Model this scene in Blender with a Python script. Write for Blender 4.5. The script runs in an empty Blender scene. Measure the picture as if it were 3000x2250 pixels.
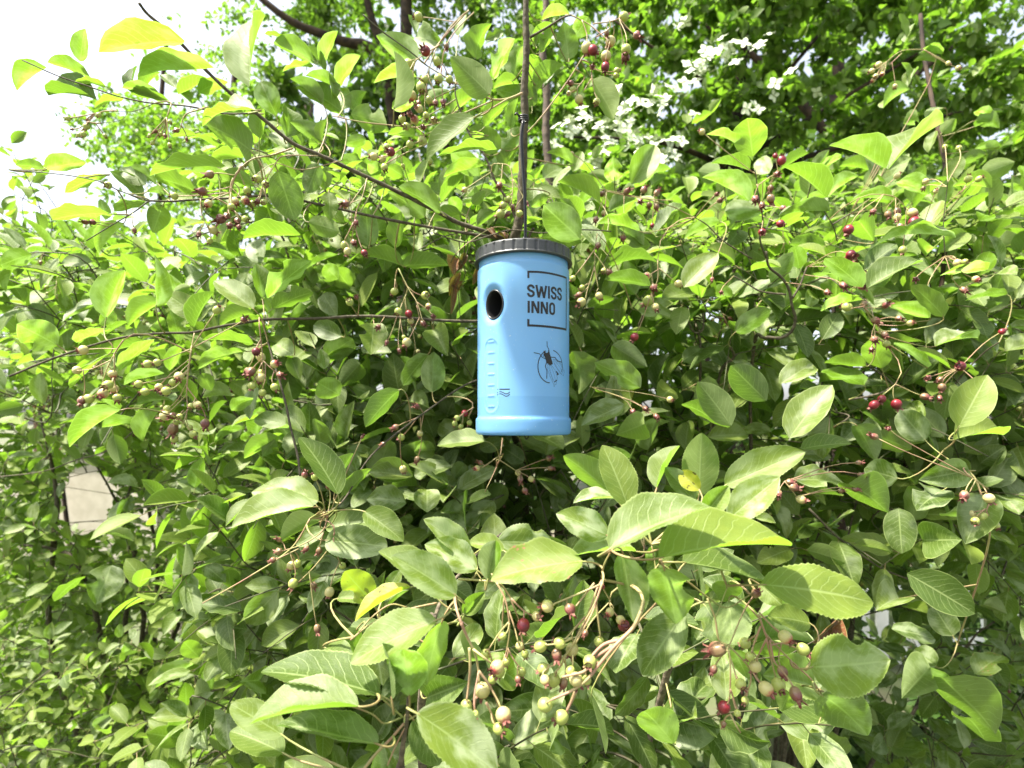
import bpy, bmesh, math, random
import numpy as np
from mathutils import Vector, Matrix, Quaternion
from mathutils.kdtree import KDTree

random.seed(7)
rng = np.random.default_rng(7)
R = math.radians
S = bpy.context.scene
COL = S.collection

# ------------------------------------------------------------------ camera, sky, sun, exposure
EYE = 1.5
F = 1590.0                      # focal length in photo pixels (3000 wide)
HOR = 1240.0                    # photo row of the horizon
cd = bpy.data.cameras.new('camera')
cam = bpy.data.objects.new('camera', cd)
COL.objects.link(cam)
cam.location = (0, 0, EYE)
cam.rotation_euler = (R(90), 0, 0)
cd.sensor_width = 36
cd.lens = 36 * F / 3000
cd.shift_y = (HOR - 1125) / 3000
cd.clip_start = 0.02
cd.clip_end = 1000
cd.dof.use_dof = True
cd.dof.focus_distance = 0.46
cd.dof.aperture_fstop = 9
S.camera = cam

SUN = Vector((-0.42, -0.15, 0.90)).normalized()
w = bpy.data.worlds.new('World')
S.world = w
w.use_nodes = True
nt = w.node_tree
sky = nt.nodes.new('ShaderNodeTexSky')
sky.sky_type = 'NISHITA'
sky.sun_disc = False
sky.sun_elevation = math.asin(SUN.z)
sky.sun_rotation = math.atan2(SUN.x, SUN.y)
sky.dust_density = 4.0
sky.air_density = 1.0
bg = nt.nodes['Background']
bg.inputs['Strength'].default_value = 0.12
hsv = nt.nodes.new('ShaderNodeHueSaturation')          # milky summer haze: a less saturated sky
hsv.inputs['Saturation'].default_value = 0.42
nt.links.new(sky.outputs[0], hsv.inputs['Color'])
nt.links.new(hsv.outputs[0], bg.inputs['Color'])
sl = bpy.data.lights.new('sun', 'SUN')
sl.energy = 5.0
sl.angle = R(3.0)
sl.color = (1.0, 0.94, 0.82)
so = bpy.data.objects.new('sun', sl)
COL.objects.link(so)
so.location = (-3, 0, 8)
so.rotation_euler = SUN.to_track_quat('Z', 'Y').to_euler()
vs = S.view_settings
vs.view_transform = 'Standard'
vs.look = 'None'
vs.gamma = 1
vs.use_curve_mapping = False
vs.exposure = 1.9

# ------------------------------------------------------------------ helpers
def P(px, py, d):
    """photo pixel at distance d along the view axis -> world point"""
    return Vector(((px - 1500) / F * d, d, EYE + (HOR - py) / F * d))

def proj(p):
    return 1500 + p[0] / p[1] * F, HOR - (p[2] - EYE) / p[1] * F

K = 1000 / 2212.0
K2 = 800 / 2212.0
CROP = {1: (0, 0, K), 2: (1000, 0, K), 3: (2000, 0, K), 4: (0, 750, K), 5: (1000, 750, K), 6: (2000, 750, K),
        7: (0, 1500, K), 8: (1000, 1500, K), 9: (2000, 1500, K), 10: (600, 1250, K2), 11: (1600, 1250, K2)}
def cpx(c, x, y):
    o = CROP[c]
    return o[0] + x * o[2], o[1] + y * o[2]

def tag(o, label=None, cat=None, group=None, kind=None):
    if label: o['label'] = label
    if cat: o['category'] = cat
    if group: o['group'] = group
    if kind: o['kind'] = kind
    return o

def empty(name, loc, label, cat, group=None):
    o = bpy.data.objects.new(name, None)
    COL.objects.link(o)
    o.location = loc
    o.empty_display_size = 0.05
    return tag(o, label, cat, group)

def link(name, me, parent=None, mat=None, matrix=None, kind=None):
    o = bpy.data.objects.new(name, me)
    COL.objects.link(o)
    if mat is not None and not me.materials:
        me.materials.append(mat)
    M = matrix if matrix is not None else Matrix.Identity(4)
    if parent is not None:
        o.parent = parent
        pm = Matrix.Translation(-parent_world(parent))
        o.matrix_basis = pm @ M
    else:
        o.matrix_basis = M
    if kind: o['kind'] = kind
    return o

def parent_world(p):
    v = Vector(p.location)
    while p.parent is not None:
        p = p.parent
        v = v + Vector(p.location)
    return v

class MB:
    """collects vertices and faces of one mesh"""
    def __init__(s):
        s.v = []; s.f = []; s.m = []
    def add(s, vs, fs, mi=0):
        o = len(s.v)
        s.v.extend([tuple(x) for x in vs])
        for f in fs:
            s.f.append(tuple(i + o for i in f)); s.m.append(mi)
    def tube(s, pts, radii, sides=6, cap=True, mi=0):
        n = len(pts)
        pts = [Vector(p) for p in pts]
        vs = []; fs = []
        up = Vector((0.31, 0.2, 0.93))
        for i, p in enumerate(pts):
            t = (pts[min(i + 1, n - 1)] - pts[max(i - 1, 0)])
            if t.length < 1e-9: t = Vector((0, 0, 1))
            t.normalize()
            a = t.cross(up)
            if a.length < 0.05: a = t.cross(Vector((1, 0, 0)))
            a.normalize(); b = t.cross(a)
            r = radii[i] if hasattr(radii, '__len__') else radii
            for k in range(sides):
                an = 2 * math.pi * k / sides
                vs.append(p + a * (r * math.cos(an)) + b * (r * math.sin(an)))
        for i in range(n - 1):
            for k in range(sides):
                k2 = (k + 1) % sides
                fs.append((i * sides + k, i * sides + k2, (i + 1) * sides + k2, (i + 1) * sides + k))
        if cap:
            fs.append(tuple(range(sides - 1, -1, -1)))
            fs.append(tuple((n - 1) * sides + k for k in range(sides)))
        s.add(vs, fs, mi)
    def box(s, c, sz, mi=0, rz=0):
        x, y, z = [q / 2 for q in sz]
        m = Matrix.Translation(c) @ Matrix.Rotation(rz, 4, 'Z')
        vs = [m @ Vector(q) for q in ((-x,-y,-z),(x,-y,-z),(x,y,-z),(-x,y,-z),(-x,-y,z),(x,-y,z),(x,y,z),(-x,y,z))]
        s.add(vs, [(0,3,2,1),(4,5,6,7),(0,1,5,4),(1,2,6,5),(2,3,7,6),(3,0,4,7)], mi)
    def build(s, name, mats, parent=None, kind=None, smooth=True):
        me = bpy.data.meshes.new(name)
        off = parent_world(parent) if parent is not None else Vector((0, 0, 0))
        me.from_pydata([(a - off.x, b - off.y, c - off.z) for a, b, c in s.v], [], s.f)
        for m in (mats if isinstance(mats, (list, tuple)) else [mats]):
            me.materials.append(m)
        if any(s.m): me.polygons.foreach_set('material_index', s.m)
        if smooth: me.polygons.foreach_set('use_smooth', [True] * len(s.f))
        o = bpy.data.objects.new(name, me)
        COL.objects.link(o)
        if parent is not None: o.parent = parent
        if kind: o['kind'] = kind
        return o

def smooth_line(pts, step=4):
    """Catmull-Rom through the points"""
    pts = [Vector(p) for p in pts]
    if len(pts) < 3:
        return [pts[0].lerp(pts[-1], i / step) for i in range(step + 1)]
    out = []
    q = [pts[0] * 2 - pts[1]] + pts + [pts[-1] * 2 - pts[-2]]
    for i in range(1, len(q) - 2):
        for j in range(step):
            t = j / step
            a, b, c, d = q[i - 1], q[i], q[i + 1], q[i + 2]
            out.append(0.5 * ((2 * b) + (c - a) * t + (2 * a - 5 * b + 4 * c - d) * t * t + (3 * b - a - 3 * c + d) * t ** 3))
    out.append(pts[-1])
    return out

# ------------------------------------------------------------------ materials
def newmat(name):
    m = bpy.data.materials.new(name)
    m.use_nodes = True
    return m, m.node_tree, m.node_tree.nodes['Principled BSDF'], m.node_tree.nodes['Material Output']

class NB:
    def __init__(s, nt): s.nt = nt
    def n(s, t, **k):
        x = s.nt.nodes.new(t)
        for a, b in k.items(): setattr(x, a, b)
        return x
    def set(s, sock, v):
        if hasattr(v, 'is_linked') or isinstance(v, bpy.types.NodeSocket): s.nt.links.new(v, sock)
        else: sock.default_value = v
    def math(s, op, a, b=None, c=None, clamp=False):
        x = s.n('ShaderNodeMath', operation=op, use_clamp=clamp)
        s.set(x.inputs[0], a)
        if b is not None: s.set(x.inputs[1], b)
        if c is not None: s.set(x.inputs[2], c)
        return x.outputs[0]
    def mix(s, f, a, b, mode='MIX'):
        x = s.n('ShaderNodeMix', data_type='RGBA', blend_type=mode)
        s.set(x.inputs[0], f); s.set(x.inputs[6], a); s.set(x.inputs[7], b)
        return x.outputs[2]
    def sstep(s, v, a, b):
        x = s.n('ShaderNodeMapRange', interpolation_type='SMOOTHSTEP')
        s.set(x.inputs[0], v); x.inputs[1].default_value = a; x.inputs[2].default_value = b
        return x.outputs[0]
    def noise(s, vec, scale, detail=2):
        x = s.n('ShaderNodeTexNoise')
        x.inputs['Scale'].default_value = scale; x.inputs['Detail'].default_value = detail
        if vec is not None: s.nt.links.new(vec, x.inputs['Vector'])
        return x.outputs[0]
    def ramp(s, f, stops):
        x = s.n('ShaderNodeValToRGB')
        e = x.color_ramp.elements
        while len(e) < len(stops): e.new(0.5)
        for i, (p, c) in enumerate(stops):
            e[i].position = p; e[i].color = (*c, 1)
        s.nt.links.new(f, x.inputs[0])
        return x.outputs[0]

def c4(c): return (*c, 1)

def leaf_mat(name, stops, per_island, veins=True, trans=0.42, mildew=0.0, spots=0.0, under=(0.165, 0.215, 0.085), rough=0.45, brown=0.0, bth=0.64):
    m, nt, bs, out = newmat(name)
    b = NB(nt)
    if per_island:
        rnd = b.n('ShaderNodeNewGeometry').outputs['Random Per Island']
    else:
        rnd = b.n('ShaderNodeObjectInfo').outputs['Random']
    uv = b.n('ShaderNodeUVMap').outputs[0]
    geo = b.n('ShaderNodeNewGeometry')
    back = geo.outputs['Backfacing']
    base = b.ramp(rnd, stops)
    off = b.n('ShaderNodeVectorMath', operation='ADD')
    nt.links.new(uv, off.inputs[0])
    cmb = b.n('ShaderNodeCombineXYZ')
    nt.links.new(b.math('MULTIPLY', rnd, 37.0), cmb.inputs[0]); nt.links.new(b.math('MULTIPLY', rnd, 91.0), cmb.inputs[1])
    nt.links.new(cmb.outputs[0], off.inputs[1])
    ov = off.outputs[0]
    mott = b.noise(ov, 5.0, 4)
    base = b.mix(b.math('MULTIPLY', b.sstep(mott, 0.35, 0.7), 0.35), base, b.mix(1.0, base, c4((1.45, 1.3, 1.2)), 'MULTIPLY'))
    hgt = None
    if veins:
        sp = b.n('ShaderNodeSeparateXYZ'); nt.links.new(uv, sp.inputs[0])
        u = b.math('MULTIPLY', b.math('ABSOLUTE', b.math('SUBTRACT', sp.outputs[0], 0.5)), 2.0)
        mid = b.sstep(u, 0.075, 0.015)
        t = b.math('SUBTRACT', b.math('MULTIPLY', sp.outputs[1], 9.5), b.math('MULTIPLY', b.math('POWER', u, 1.25), 2.5))
        t = b.math('ADD', t, b.math('MULTIPLY', b.noise(ov, 3.5, 2), 1.3))
        tri = b.math('MULTIPLY', b.math('ABSOLUTE', b.math('SUBTRACT', b.math('FRACT', t), 0.5)), 2.0)
        lat = b.math('MULTIPLY', b.sstep(tri, 0.84, 0.96), b.sstep(u, 1.0, 0.7))
        vm = b.math('MAXIMUM', mid, b.math('MULTIPLY', lat, 0.7))
        fine = b.n('ShaderNodeTexVoronoi', feature='DISTANCE_TO_EDGE'); fine.inputs['Scale'].default_value = 26
        nt.links.new(ov, fine.inputs['Vector'])
        fv = b.sstep(fine.outputs[0], 0.07, 0.0)
        base_v = b.mix(b.math('MULTIPLY', vm, 0.55), base, b.mix(0.65, base, c4((0.36, 0.43, 0.18))))
        base = b.mix(b.math('MULTIPLY', fv, 0.14), base_v, c4((0.26, 0.34, 0.10)))
        base = b.mix(b.math('MULTIPLY', b.sstep(u, 0.93, 1.0), 0.45), base, c4((0.36, 0.42, 0.16)))
        hgt = b.math('SUBTRACT', b.math('MULTIPLY', tri, 0.3), b.math('ADD', vm, b.math('MULTIPLY', fv, 0.15)))
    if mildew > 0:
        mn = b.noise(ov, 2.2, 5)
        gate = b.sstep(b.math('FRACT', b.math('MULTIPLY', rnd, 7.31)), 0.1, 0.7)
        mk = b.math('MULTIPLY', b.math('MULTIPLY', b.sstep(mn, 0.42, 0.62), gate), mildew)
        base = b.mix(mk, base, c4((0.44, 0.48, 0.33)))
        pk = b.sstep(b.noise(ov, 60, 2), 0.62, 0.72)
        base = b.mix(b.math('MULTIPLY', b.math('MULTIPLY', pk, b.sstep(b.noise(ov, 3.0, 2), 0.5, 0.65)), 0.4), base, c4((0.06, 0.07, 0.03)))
    if spots > 0:
        vo = b.n('ShaderNodeTexVoronoi'); vo.inputs['Scale'].default_value = 11
        nt.links.new(ov, vo.inputs['Vector'])
        ring = b.math('MULTIPLY', b.sstep(vo.outputs['Distance'], 0.30, 0.16), b.sstep(b.noise(ov, 2.6, 1), 0.48, 0.58))
        base = b.mix(b.math('MULTIPLY', ring, spots), base, c4((0.36, 0.13, 0.10)))
    if brown > 0:
        bl = b.math('MULTIPLY', b.sstep(b.noise(ov, 4.0, 2), bth, bth + 0.05), brown)
        base = b.mix(bl, base, c4((0.05, 0.025, 0.01)))
    top = base
    und = b.mix(0.48, base, c4(under))
    colr = b.mix(back, top, und)
    nt.links.new(colr, bs.inputs['Base Color'])
    rn = b.math('ADD', b.math('MULTIPLY', back, 0.25), b.math('ADD', rough, b.math('MULTIPLY', b.noise(ov, 8, 2), 0.12)))
    nt.links.new(rn, bs.inputs['Roughness'])
    bs.inputs['Specular IOR Level'].default_value = 0.36
    if hgt is not None:
        bp = b.n('ShaderNodeBump'); bp.inputs['Strength'].default_value = 0.35; bp.inputs['Distance'].default_value = 0.0006
        nt.links.new(hgt, bp.inputs['Height'])
        nt.links.new(bp.outputs[0], bs.inputs['Normal'])
    tr = b.n('ShaderNodeBsdfTranslucent')
    tc = b.mix(1.0, b.mix(0.35, base, c4((0.16, 0.20, 0.02))), c4((1.65, 2.35, 1.1)), 'MULTIPLY')
    nt.links.new(tc, tr.inputs['Color'])
    mx = b.n('ShaderNodeMixShader'); mx.inputs[0].default_value = trans
    nt.links.new(bs.outputs[0], mx.inputs[1]); nt.links.new(tr.outputs[0], mx.inputs[2])
    nt.links.new(mx.outputs[0], out.inputs['Surface'])
    return m

MATURE = [(0.0, (0.044, 0.077, 0.012)), (0.5, (0.072, 0.113, 0.016)), (1.0, (0.112, 0.155, 0.024))]
FRESH = [(0.0, (0.080, 0.122, 0.017)), (0.5, (0.116, 0.162, 0.023)), (1.0, (0.145, 0.196, 0.030))]
M = {}
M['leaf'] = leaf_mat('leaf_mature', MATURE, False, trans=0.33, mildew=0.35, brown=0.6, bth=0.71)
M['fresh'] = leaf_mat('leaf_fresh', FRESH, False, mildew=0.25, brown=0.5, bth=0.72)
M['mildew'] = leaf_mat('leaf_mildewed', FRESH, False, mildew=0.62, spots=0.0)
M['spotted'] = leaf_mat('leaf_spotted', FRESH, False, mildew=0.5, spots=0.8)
M['yellow'] = leaf_mat('leaf_yellowing', [(0.0, (0.26, 0.27, 0.025)), (1.0, (0.30, 0.29, 0.03))], False, brown=0.9)
M['dead'] = leaf_mat('leaf_dead', [(0.0, (0.10, 0.035, 0.018)), (1.0, (0.16, 0.055, 0.022))], False, trans=0.15, under=(0.14, 0.07, 0.04))
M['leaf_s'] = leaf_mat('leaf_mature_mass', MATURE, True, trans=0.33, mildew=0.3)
M['fresh_s'] = leaf_mat('leaf_fresh_mass', FRESH, True)
M['dog_s'] = leaf_mat('dogwood_leaf', [(0.0, (0.055, 0.10, 0.016)), (0.6, (0.09, 0.15, 0.022)), (1.0, (0.14, 0.20, 0.03))], True, veins=False)
M['far_s'] = leaf_mat('far_leaf', [(0.0, (0.06, 0.11, 0.016)), (0.5, (0.09, 0.15, 0.02)), (1.0, (0.14, 0.19, 0.028))], True, veins=False)
M['wood_s'] = leaf_mat('wood_leaf', [(0.0, (0.03, 0.07, 0.014)), (0.6, (0.05, 0.10, 0.018)), (1.0, (0.10, 0.15, 0.025))], True, veins=False, trans=0.35)
M['dark_s'] = leaf_mat('hedge_leaf', [(0.0, (0.026, 0.062, 0.014)), (1.0, (0.055, 0.105, 0.02))], True, veins=False, trans=0.3)

def plain(name, col, rough=0.5, spec=0.5, var=0.0, scale=30, col2=None, bump=0.0):
    m, nt, bs, out = newmat(name)
    b = NB(nt)
    bs.inputs['Roughness'].default_value = rough
    bs.inputs['Specular IOR Level'].default_value = spec
    if col2 is None: col2 = tuple(c * (1 - var) for c in col)
    oc = b.n('ShaderNodeTexCoord').outputs['Object']
    nz = b.noise(oc, scale, 5)
    nt.links.new(b.mix(b.sstep(nz, 0.35, 0.65), c4(col), c4(col2)), bs.inputs['Base Color'])
    if bump:
        bp = b.n('ShaderNodeBump'); bp.inputs['Strength'].default_value = bump; bp.inputs['Distance'].default_value = 0.002
        nt.links.new(nz, bp.inputs['Height']); nt.links.new(bp.outputs[0], bs.inputs['Normal'])
    return m

M['bark'] = plain('bark', (0.046, 0.038, 0.024), 0.8, 0.3, col2=(0.095, 0.08, 0.052), scale=180, bump=0.6)
M['bark_grey'] = plain('bark_grey', (0.15, 0.12, 0.085), 0.8, 0.3, col2=(0.07, 0.055, 0.04), scale=220, bump=0.6)
M['bark_far'] = plain('bark_far', (0.05, 0.034, 0.022), 0.9, 0.2, col2=(0.02, 0.015, 0.012), scale=14, bump=0.5)
M['bark_stem'] = plain('bark_stem', (0.085, 0.062, 0.044), 0.8, 0.3, col2=(0.05, 0.037, 0.027), scale=90, bump=0.5)
M['green_shoot'] = plain('green_shoot', (0.055, 0.065, 0.022), 0.6, 0.4, col2=(0.045, 0.036, 0.018), scale=60)
M['stalk'] = plain('stalk', (0.30, 0.27, 0.11), 0.55, 0.4, col2=(0.29, 0.165, 0.11), scale=45)
M['petiole'] = plain('petiole', (0.21, 0.24, 0.07), 0.55, 0.4, col2=(0.22, 0.15, 0.07), scale=60)

def berry_mat(name, a, bcol, lo, hi):
    m, nt, bs, out = newmat(name)
    b = NB(nt)
    oc = b.n('ShaderNodeTexCoord').outputs['Object']
    sp = b.n('ShaderNodeSeparateXYZ'); nt.links.new(oc, sp.inputs[0])
    rnd = b.n('ShaderNodeObjectInfo').outputs['Random']
    z = b.math('ADD', sp.outputs[2], b.math('MULTIPLY', b.math('SUBTRACT', rnd, 0.5), 0.7))
    z = b.math('ADD', z, b.math('MULTIPLY', b.math('SUBTRACT', b.noise(oc, 2.5, 3), 0.5), 0.9))
    f = b.sstep(z, lo, hi)
    nt.links.new(b.mix(f, c4(a), c4(bcol)), bs.inputs['Base Color'])
    bs.inputs['Roughness'].default_value = 0.38
    bs.inputs['Subsurface Weight'].default_value = 0.15
    bs.inputs['Subsurface Radius'].default_value = (0.3, 0.3, 0.1)
    bs.inputs['Subsurface Scale'].default_value = 0.004
    return m
M['berry_g'] = berry_mat('berry_green', (0.30, 0.34, 0.085), (0.36, 0.17, 0.13), -0.9, -1.7)
M['berry_b'] = berry_mat('berry_blush', (0.40, 0.36, 0.15), (0.33, 0.055, 0.06), -0.35, -1.15)
M['berry_r'] = berry_mat('berry_red', (0.20, 0.013, 0.022), (0.09, 0.008, 0.016), 0.3, -0.9)
M['berry_c'] = berry_mat('berry_withered', (0.20, 0.13, 0.07), (0.15, 0.045, 0.04), 0.4, -0.6)
M['sepal'] = plain('sepal', (0.13, 0.022, 0.028), 0.7, 0.3, col2=(0.17, 0.09, 0.06), scale=3)

# ------------------------------------------------------------------ leaf and berry shapes
def leaf_proto(name, nst, nh, fold=0.10, arch=0.05, ripple=0.0, teeth=0.0, notch=None, twist=0.0, tipbias=1.0, curl=0.0, pv=0.62, qv=0.78, droop=0.0):
    """length 1 along +Y from the base, full width 1 along X, upper face +Z"""
    vs = []; uvs = []
    def prof(v):
        return (v ** pv) * ((1 - v) ** qv)
    mx = max(prof(i / 200) for i in range(1, 200))
    rows = nst + 1
    for i in range(rows):
        v = i / nst
        hw = 0.5 * prof(v) / mx if 0 < v < 1 else (0.012 if v == 0 else 0.004)
        for j in range(-nh, nh + 1):
            u = j / nh
            h = hw
            if abs(j) == nh and teeth and 0 < i < nst:
                h = hw * (1 + (teeth if i % 2 else -teeth * 0.5))
            if notch and notch[0] == (1 if j > 0 else -1) and j != 0:
                q = abs(v - notch[1]) / notch[2]
                if q < 1: h *= 1 - notch[3] * (1 - q * q)
            x = u * h
            z = fold * abs(u) ** 1.15 * hw * 2 + arch * 4 * v * (1 - v)
            z += ripple * math.sin(v * 17 + (2 if j > 0 else 0)) * abs(u) ** 2 * hw
            z += curl * (u ** 3) * hw
            z -= droop * max(0, v - 0.55) ** 2 * 2
            z += twist * (v - 0.3) * u * hw
            y = v + (0.02 * math.sin(v * 3.1) if teeth else 0) - 0.02 * abs(u) * (1 - v)
            vs.append((x + 0.03 * math.sin(v * math.pi) * curl, y, z)); uvs.append((0.5 + 0.5 * u, v))
    fs = []
    c = 2 * nh + 1
    for i in range(nst):
        for j in range(c - 1):
            a = i * c + j
            fs.append((a, a + 1, a + c + 1, a + c))
    return name, np.array(vs, float), fs, np.array(uvs, float)

HI = [leaf_proto('h0', 40, 3, 0.16, 0.05, 0.03, 0.034),
      leaf_proto('h1', 40, 3, 0.28, 0.07, 0.04, 0.034, twist=0.25),
      leaf_proto('h2', 40, 3, 0.05, 0.09, 0.06, 0.034, twist=-0.3, curl=0.25),
      leaf_proto('h3', 40, 3, 0.20, -0.03, 0.05, 0.034, curl=-0.2, droop=0.25),
      leaf_proto('h4', 40, 3, 0.42, 0.05, 0.03, 0.034, twist=0.1),
      leaf_proto('h5', 40, 3, 0.12, 0.06, 0.05, 0.034, notch=(1, 0.42, 0.16, 0.5)),
      leaf_proto('h6', 40, 3, 0.10, 0.02, 0.04, 0.03, pv=0.45, qv=0.55),
      leaf_proto('h7', 40, 3, 0.12, 0.05, 0.07, 0.034, notch=(-1, 0.66, 0.12, 0.35), curl=0.3)]
MD = [leaf_proto('m0', 10, 2, 0.18, 0.05, 0.05),
      leaf_proto('m1', 10, 2, 0.32, 0.08, 0.05, twist=0.3),
      leaf_proto('m2', 10, 2, 0.06, 0.10, 0.10, twist=-0.4, curl=0.3),
      leaf_proto('m3', 10, 2, 0.22, -0.04, 0.06, droop=0.4),
      leaf_proto('m4', 10, 2, 0.45, 0.10, 0.05, twist=0.15),
      leaf_proto('m5', 10, 2, 0.10, 0.05, 0.08, pv=0.48, qv=0.58),
      leaf_proto('m6', 14, 2, 0.14, 0.07, 0.10, notch=(1, 0.5, 0.14, 0.6), twist=0.3),
      leaf_proto('m7', 12, 2, 0.25, 0.12, 0.14, twist=-0.7, curl=0.5, droop=0.3)]
LO = [leaf_proto('l0', 6, 1, 0.20, 0.06), leaf_proto('l1', 6, 1, 0.34, 0.09, twist=0.3),
      leaf_proto('l2', 6, 1, 0.08, 0.10, twist=-0.4), leaf_proto('l3', 6, 1, 0.22, -0.04, droop=0.4),
      leaf_proto('l4', 6, 1, 0.12, 0.05, pv=0.48, qv=0.58)]
LD = [leaf_proto('k0', 4, 1, 0.25, 0.06), leaf_proto('k1', 4, 1, 0.1, 0.1, twist=0.4)]
QI = [leaf_proto('q0', 2, 1, 0.2, 0.08), leaf_proto('q1', 2, 1, 0.05, 0.1, twist=0.4)]
TI = [leaf_proto('t0', 3, 1, 0.25, 0.06), leaf_proto('t1', 3, 1, 0.1, 0.1, twist=0.4)]
MESHES = {}
def proto_mesh(pr, mat):
    key = (pr[0], mat.name)
    if key not in MESHES:
        me = bpy.data.meshes.new('leaf_blade')
        me.from_pydata(pr[1].tolist(), [], pr[2])
        uvl = me.uv_layers.new(name='UVMap')
        li = np.empty(len(me.loops), np.int32); me.loops.foreach_get('vertex_index', li)
        uvl.data.foreach_set('uv', pr[3][li].ravel())
        me.polygons.foreach_set('use_smooth', [True] * len(me.polygons))
        me.materials.append(mat)
        MESHES[key] = me
    return MESHES[key]

def mass(name, recs, protos, mat, parent, smooth=True):
    """recs: list of (4x4 matrix as np, proto index) joined in one mesh of kind stuff"""
    off = np.array(parent_world(parent)) if parent is not None else np.zeros(3)
    V = []; FI = []; UV = []; base = 0
    for k, pr in enumerate(protos):
        ms = [r[0] for r in recs if r[1] % len(protos) == k]
        if not ms: continue
        A = np.array(ms)
        pv = np.hstack([pr[1], np.ones((len(pr[1]), 1))])
        W = np.einsum('nij,vj->nvi', A, pv)[:, :, :3] - off
        V.append(W.reshape(-1, 3))
        f = np.array(pr[2])
        n = len(ms); nv = len(pr[1])
        FI.append((f[None] + (np.arange(n) * nv)[:, None, None] + base).reshape(-1, 4))
        UV.append(np.tile(pr[3][f].reshape(-1, 2), (n, 1)))
        base += n * nv
    if not V: return None
    V = np.vstack(V); FI = np.vstack(FI); UV = np.vstack(UV)
    me = bpy.data.meshes.new(name)
    me.vertices.add(len(V)); me.vertices.foreach_set('co', V.ravel())
    me.loops.add(FI.size); me.loops.foreach_set('vertex_index', FI.ravel().astype(np.int32))
    me.polygons.add(len(FI))
    me.polygons.foreach_set('loop_start', np.arange(0, FI.size, 4, dtype=np.int32))
    me.polygons.foreach_set('use_smooth', np.ones(len(FI), bool))
    me.uv_layers.new(name='UVMap').data.foreach_set('uv', UV.ravel())
    me.update(calc_edges=True)
    me.materials.append(mat)
    o = bpy.data.objects.new(name, me)
    COL.objects.link(o)
    if parent is not None: o.parent = parent
    o['kind'] = 'stuff'
    return o

def frame(base, axis, normal, W, L, T=None):
    y = Vector(axis).normalized()
    z = Vector(normal) - y * y.dot(Vector(normal))
    if z.length < 1e-4: z = y.orthogonal()
    z.normalize()
    x = y.cross(z)
    T = T or min(W * 1.2, L)
    return Matrix(((x.x * W, y.x * L, z.x * T, base[0]), (x.y * W, y.y * L, z.y * T, base[1]), (x.z * W, y.z * L, z.z * T, base[2]), (0, 0, 0, 1)))

def berry_mesh(kind, seed):
    rr = random.Random(seed)
    mb = MB()
    nu, nv = 12, 8
    vs = [(0, 0, 0.98)]
    for i in range(1, nv):
        th = math.pi * i / nv
        for k in range(nu):
            a = 2 * math.pi * k / nu
            q = 1.0 if kind != 'c' else 0.8 + 0.2 * math.cos(5 * a)
            vs.append((math.sin(th) * math.cos(a) * q, math.sin(th) * math.sin(a) * q, math.cos(th) * 1.02))
    vs.append((0, 0, -0.86))
    fs = []
    for k in range(nu):
        k2 = (k + 1) % nu
        fs.append((0, 1 + k, 1 + k2))
        for i in range(nv - 2):
            a = 1 + i * nu
            fs.append((a + k, a + nu + k, a + nu + k2, a + k2))
        a = 1 + (nv - 2) * nu
        fs.append((a + k, len(vs) - 1, a + k2))
    mb.add(vs, fs, 0)
    big = 1.35 if kind == 'c' else 1.0
    for k in range(5):                               # calyx: five spreading sepals round a collar
        a = 2 * math.pi * k / 5 + rr.uniform(-.15, .15)
        ln = rr.uniform(0.55, 0.95) * big; sp = rr.uniform(0.2, 0.8)
        ca, sa = math.cos(a), math.sin(a)
        def pt(r, t, z): return (ca * r - sa * t, sa * r + ca * t, z)
        z0 = -0.86
        pts = [pt(0.42, -0.27, z0), pt(0.42, 0.27, z0), pt(0.42 + ln * sp * .5, 0.2, z0 - ln * .55), pt(0.42 + ln * sp * .5, -0.2, z0 - ln * .55),
               pt(0.42 + ln * sp, rr.uniform(-.2, .2), z0 - ln * .8 + rr.uniform(-.1, .35))]
        mb.add(pts, [(0, 1, 2, 3), (3, 2, 4)], 1)
    ring = []
    for k in range(8):
        a = 2 * math.pi * k / 8
        ring.append((0.46 * math.cos(a), 0.46 * math.sin(a), -0.80))
    for k in range(8):
        a = 2 * math.pi * k / 8
        ring.append((0.40 * math.cos(a), 0.40 * math.sin(a), -1.06))
    mb.add(ring, [(k, (k + 1) % 8, 8 + (k + 1) % 8, 8 + k) for k in range(8)], 1)
    me = bpy.data.meshes.new('berry')
    me.from_pydata(mb.v, [], mb.f)
    me.materials.append(M['berry_' + kind]); me.materials.append(M['sepal'])
    me.polygons.foreach_set('material_index', mb.m)
    me.polygons.foreach_set('use_smooth', [True] * len(mb.f))
    return me
BERRY = {k: [berry_mesh(k, i) for i in range(3)] for k in 'gbrc'}

# ------------------------------------------------------------------ setting: ground
gm, gnt, gbs, gout = newmat('ground_cover')
gb = NB(gnt)
oc = gb.n('ShaderNodeTexCoord').outputs['Object']
gc = gb.ramp(gb.noise(oc, 0.8, 6), [(0.3, (0.045, 0.075, 0.020)), (0.48, (0.07, 0.10, 0.03)), (0.6, (0.12, 0.10, 0.07)), (1.0, (0.16, 0.135, 0.10))])
gnt.links.new(gb.mix(gb.math('MULTIPLY', gb.noise(oc, 60, 3), 0.6), gc, c4((0.05, 0.045, 0.03))), gbs.inputs['Base Color'])
gbs.inputs['Roughness'].default_value = 0.95
g = MB()
N = 24
ring = [(0, 0, 0)]
rad = [1.5, 4, 9, 20, 60, 200, 600]
for r_ in rad:
    for k in range(N):
        a = 2 * math.pi * k / N
        ring.append((r_ * math.cos(a), r_ * math.sin(a) + 0.0, 0))
gf = [(0, 1 + k, 1 + (k + 1) % N) for k in range(N)]
for i in range(len(rad) - 1):
    for k in range(N):
        a = 1 + i * N
        gf.append((a + k, a + N + k, a + N + (k + 1) % N, a + (k + 1) % N))
g.add(ring, gf)
tag(g.build('ground', gm), kind='structure')

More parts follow.
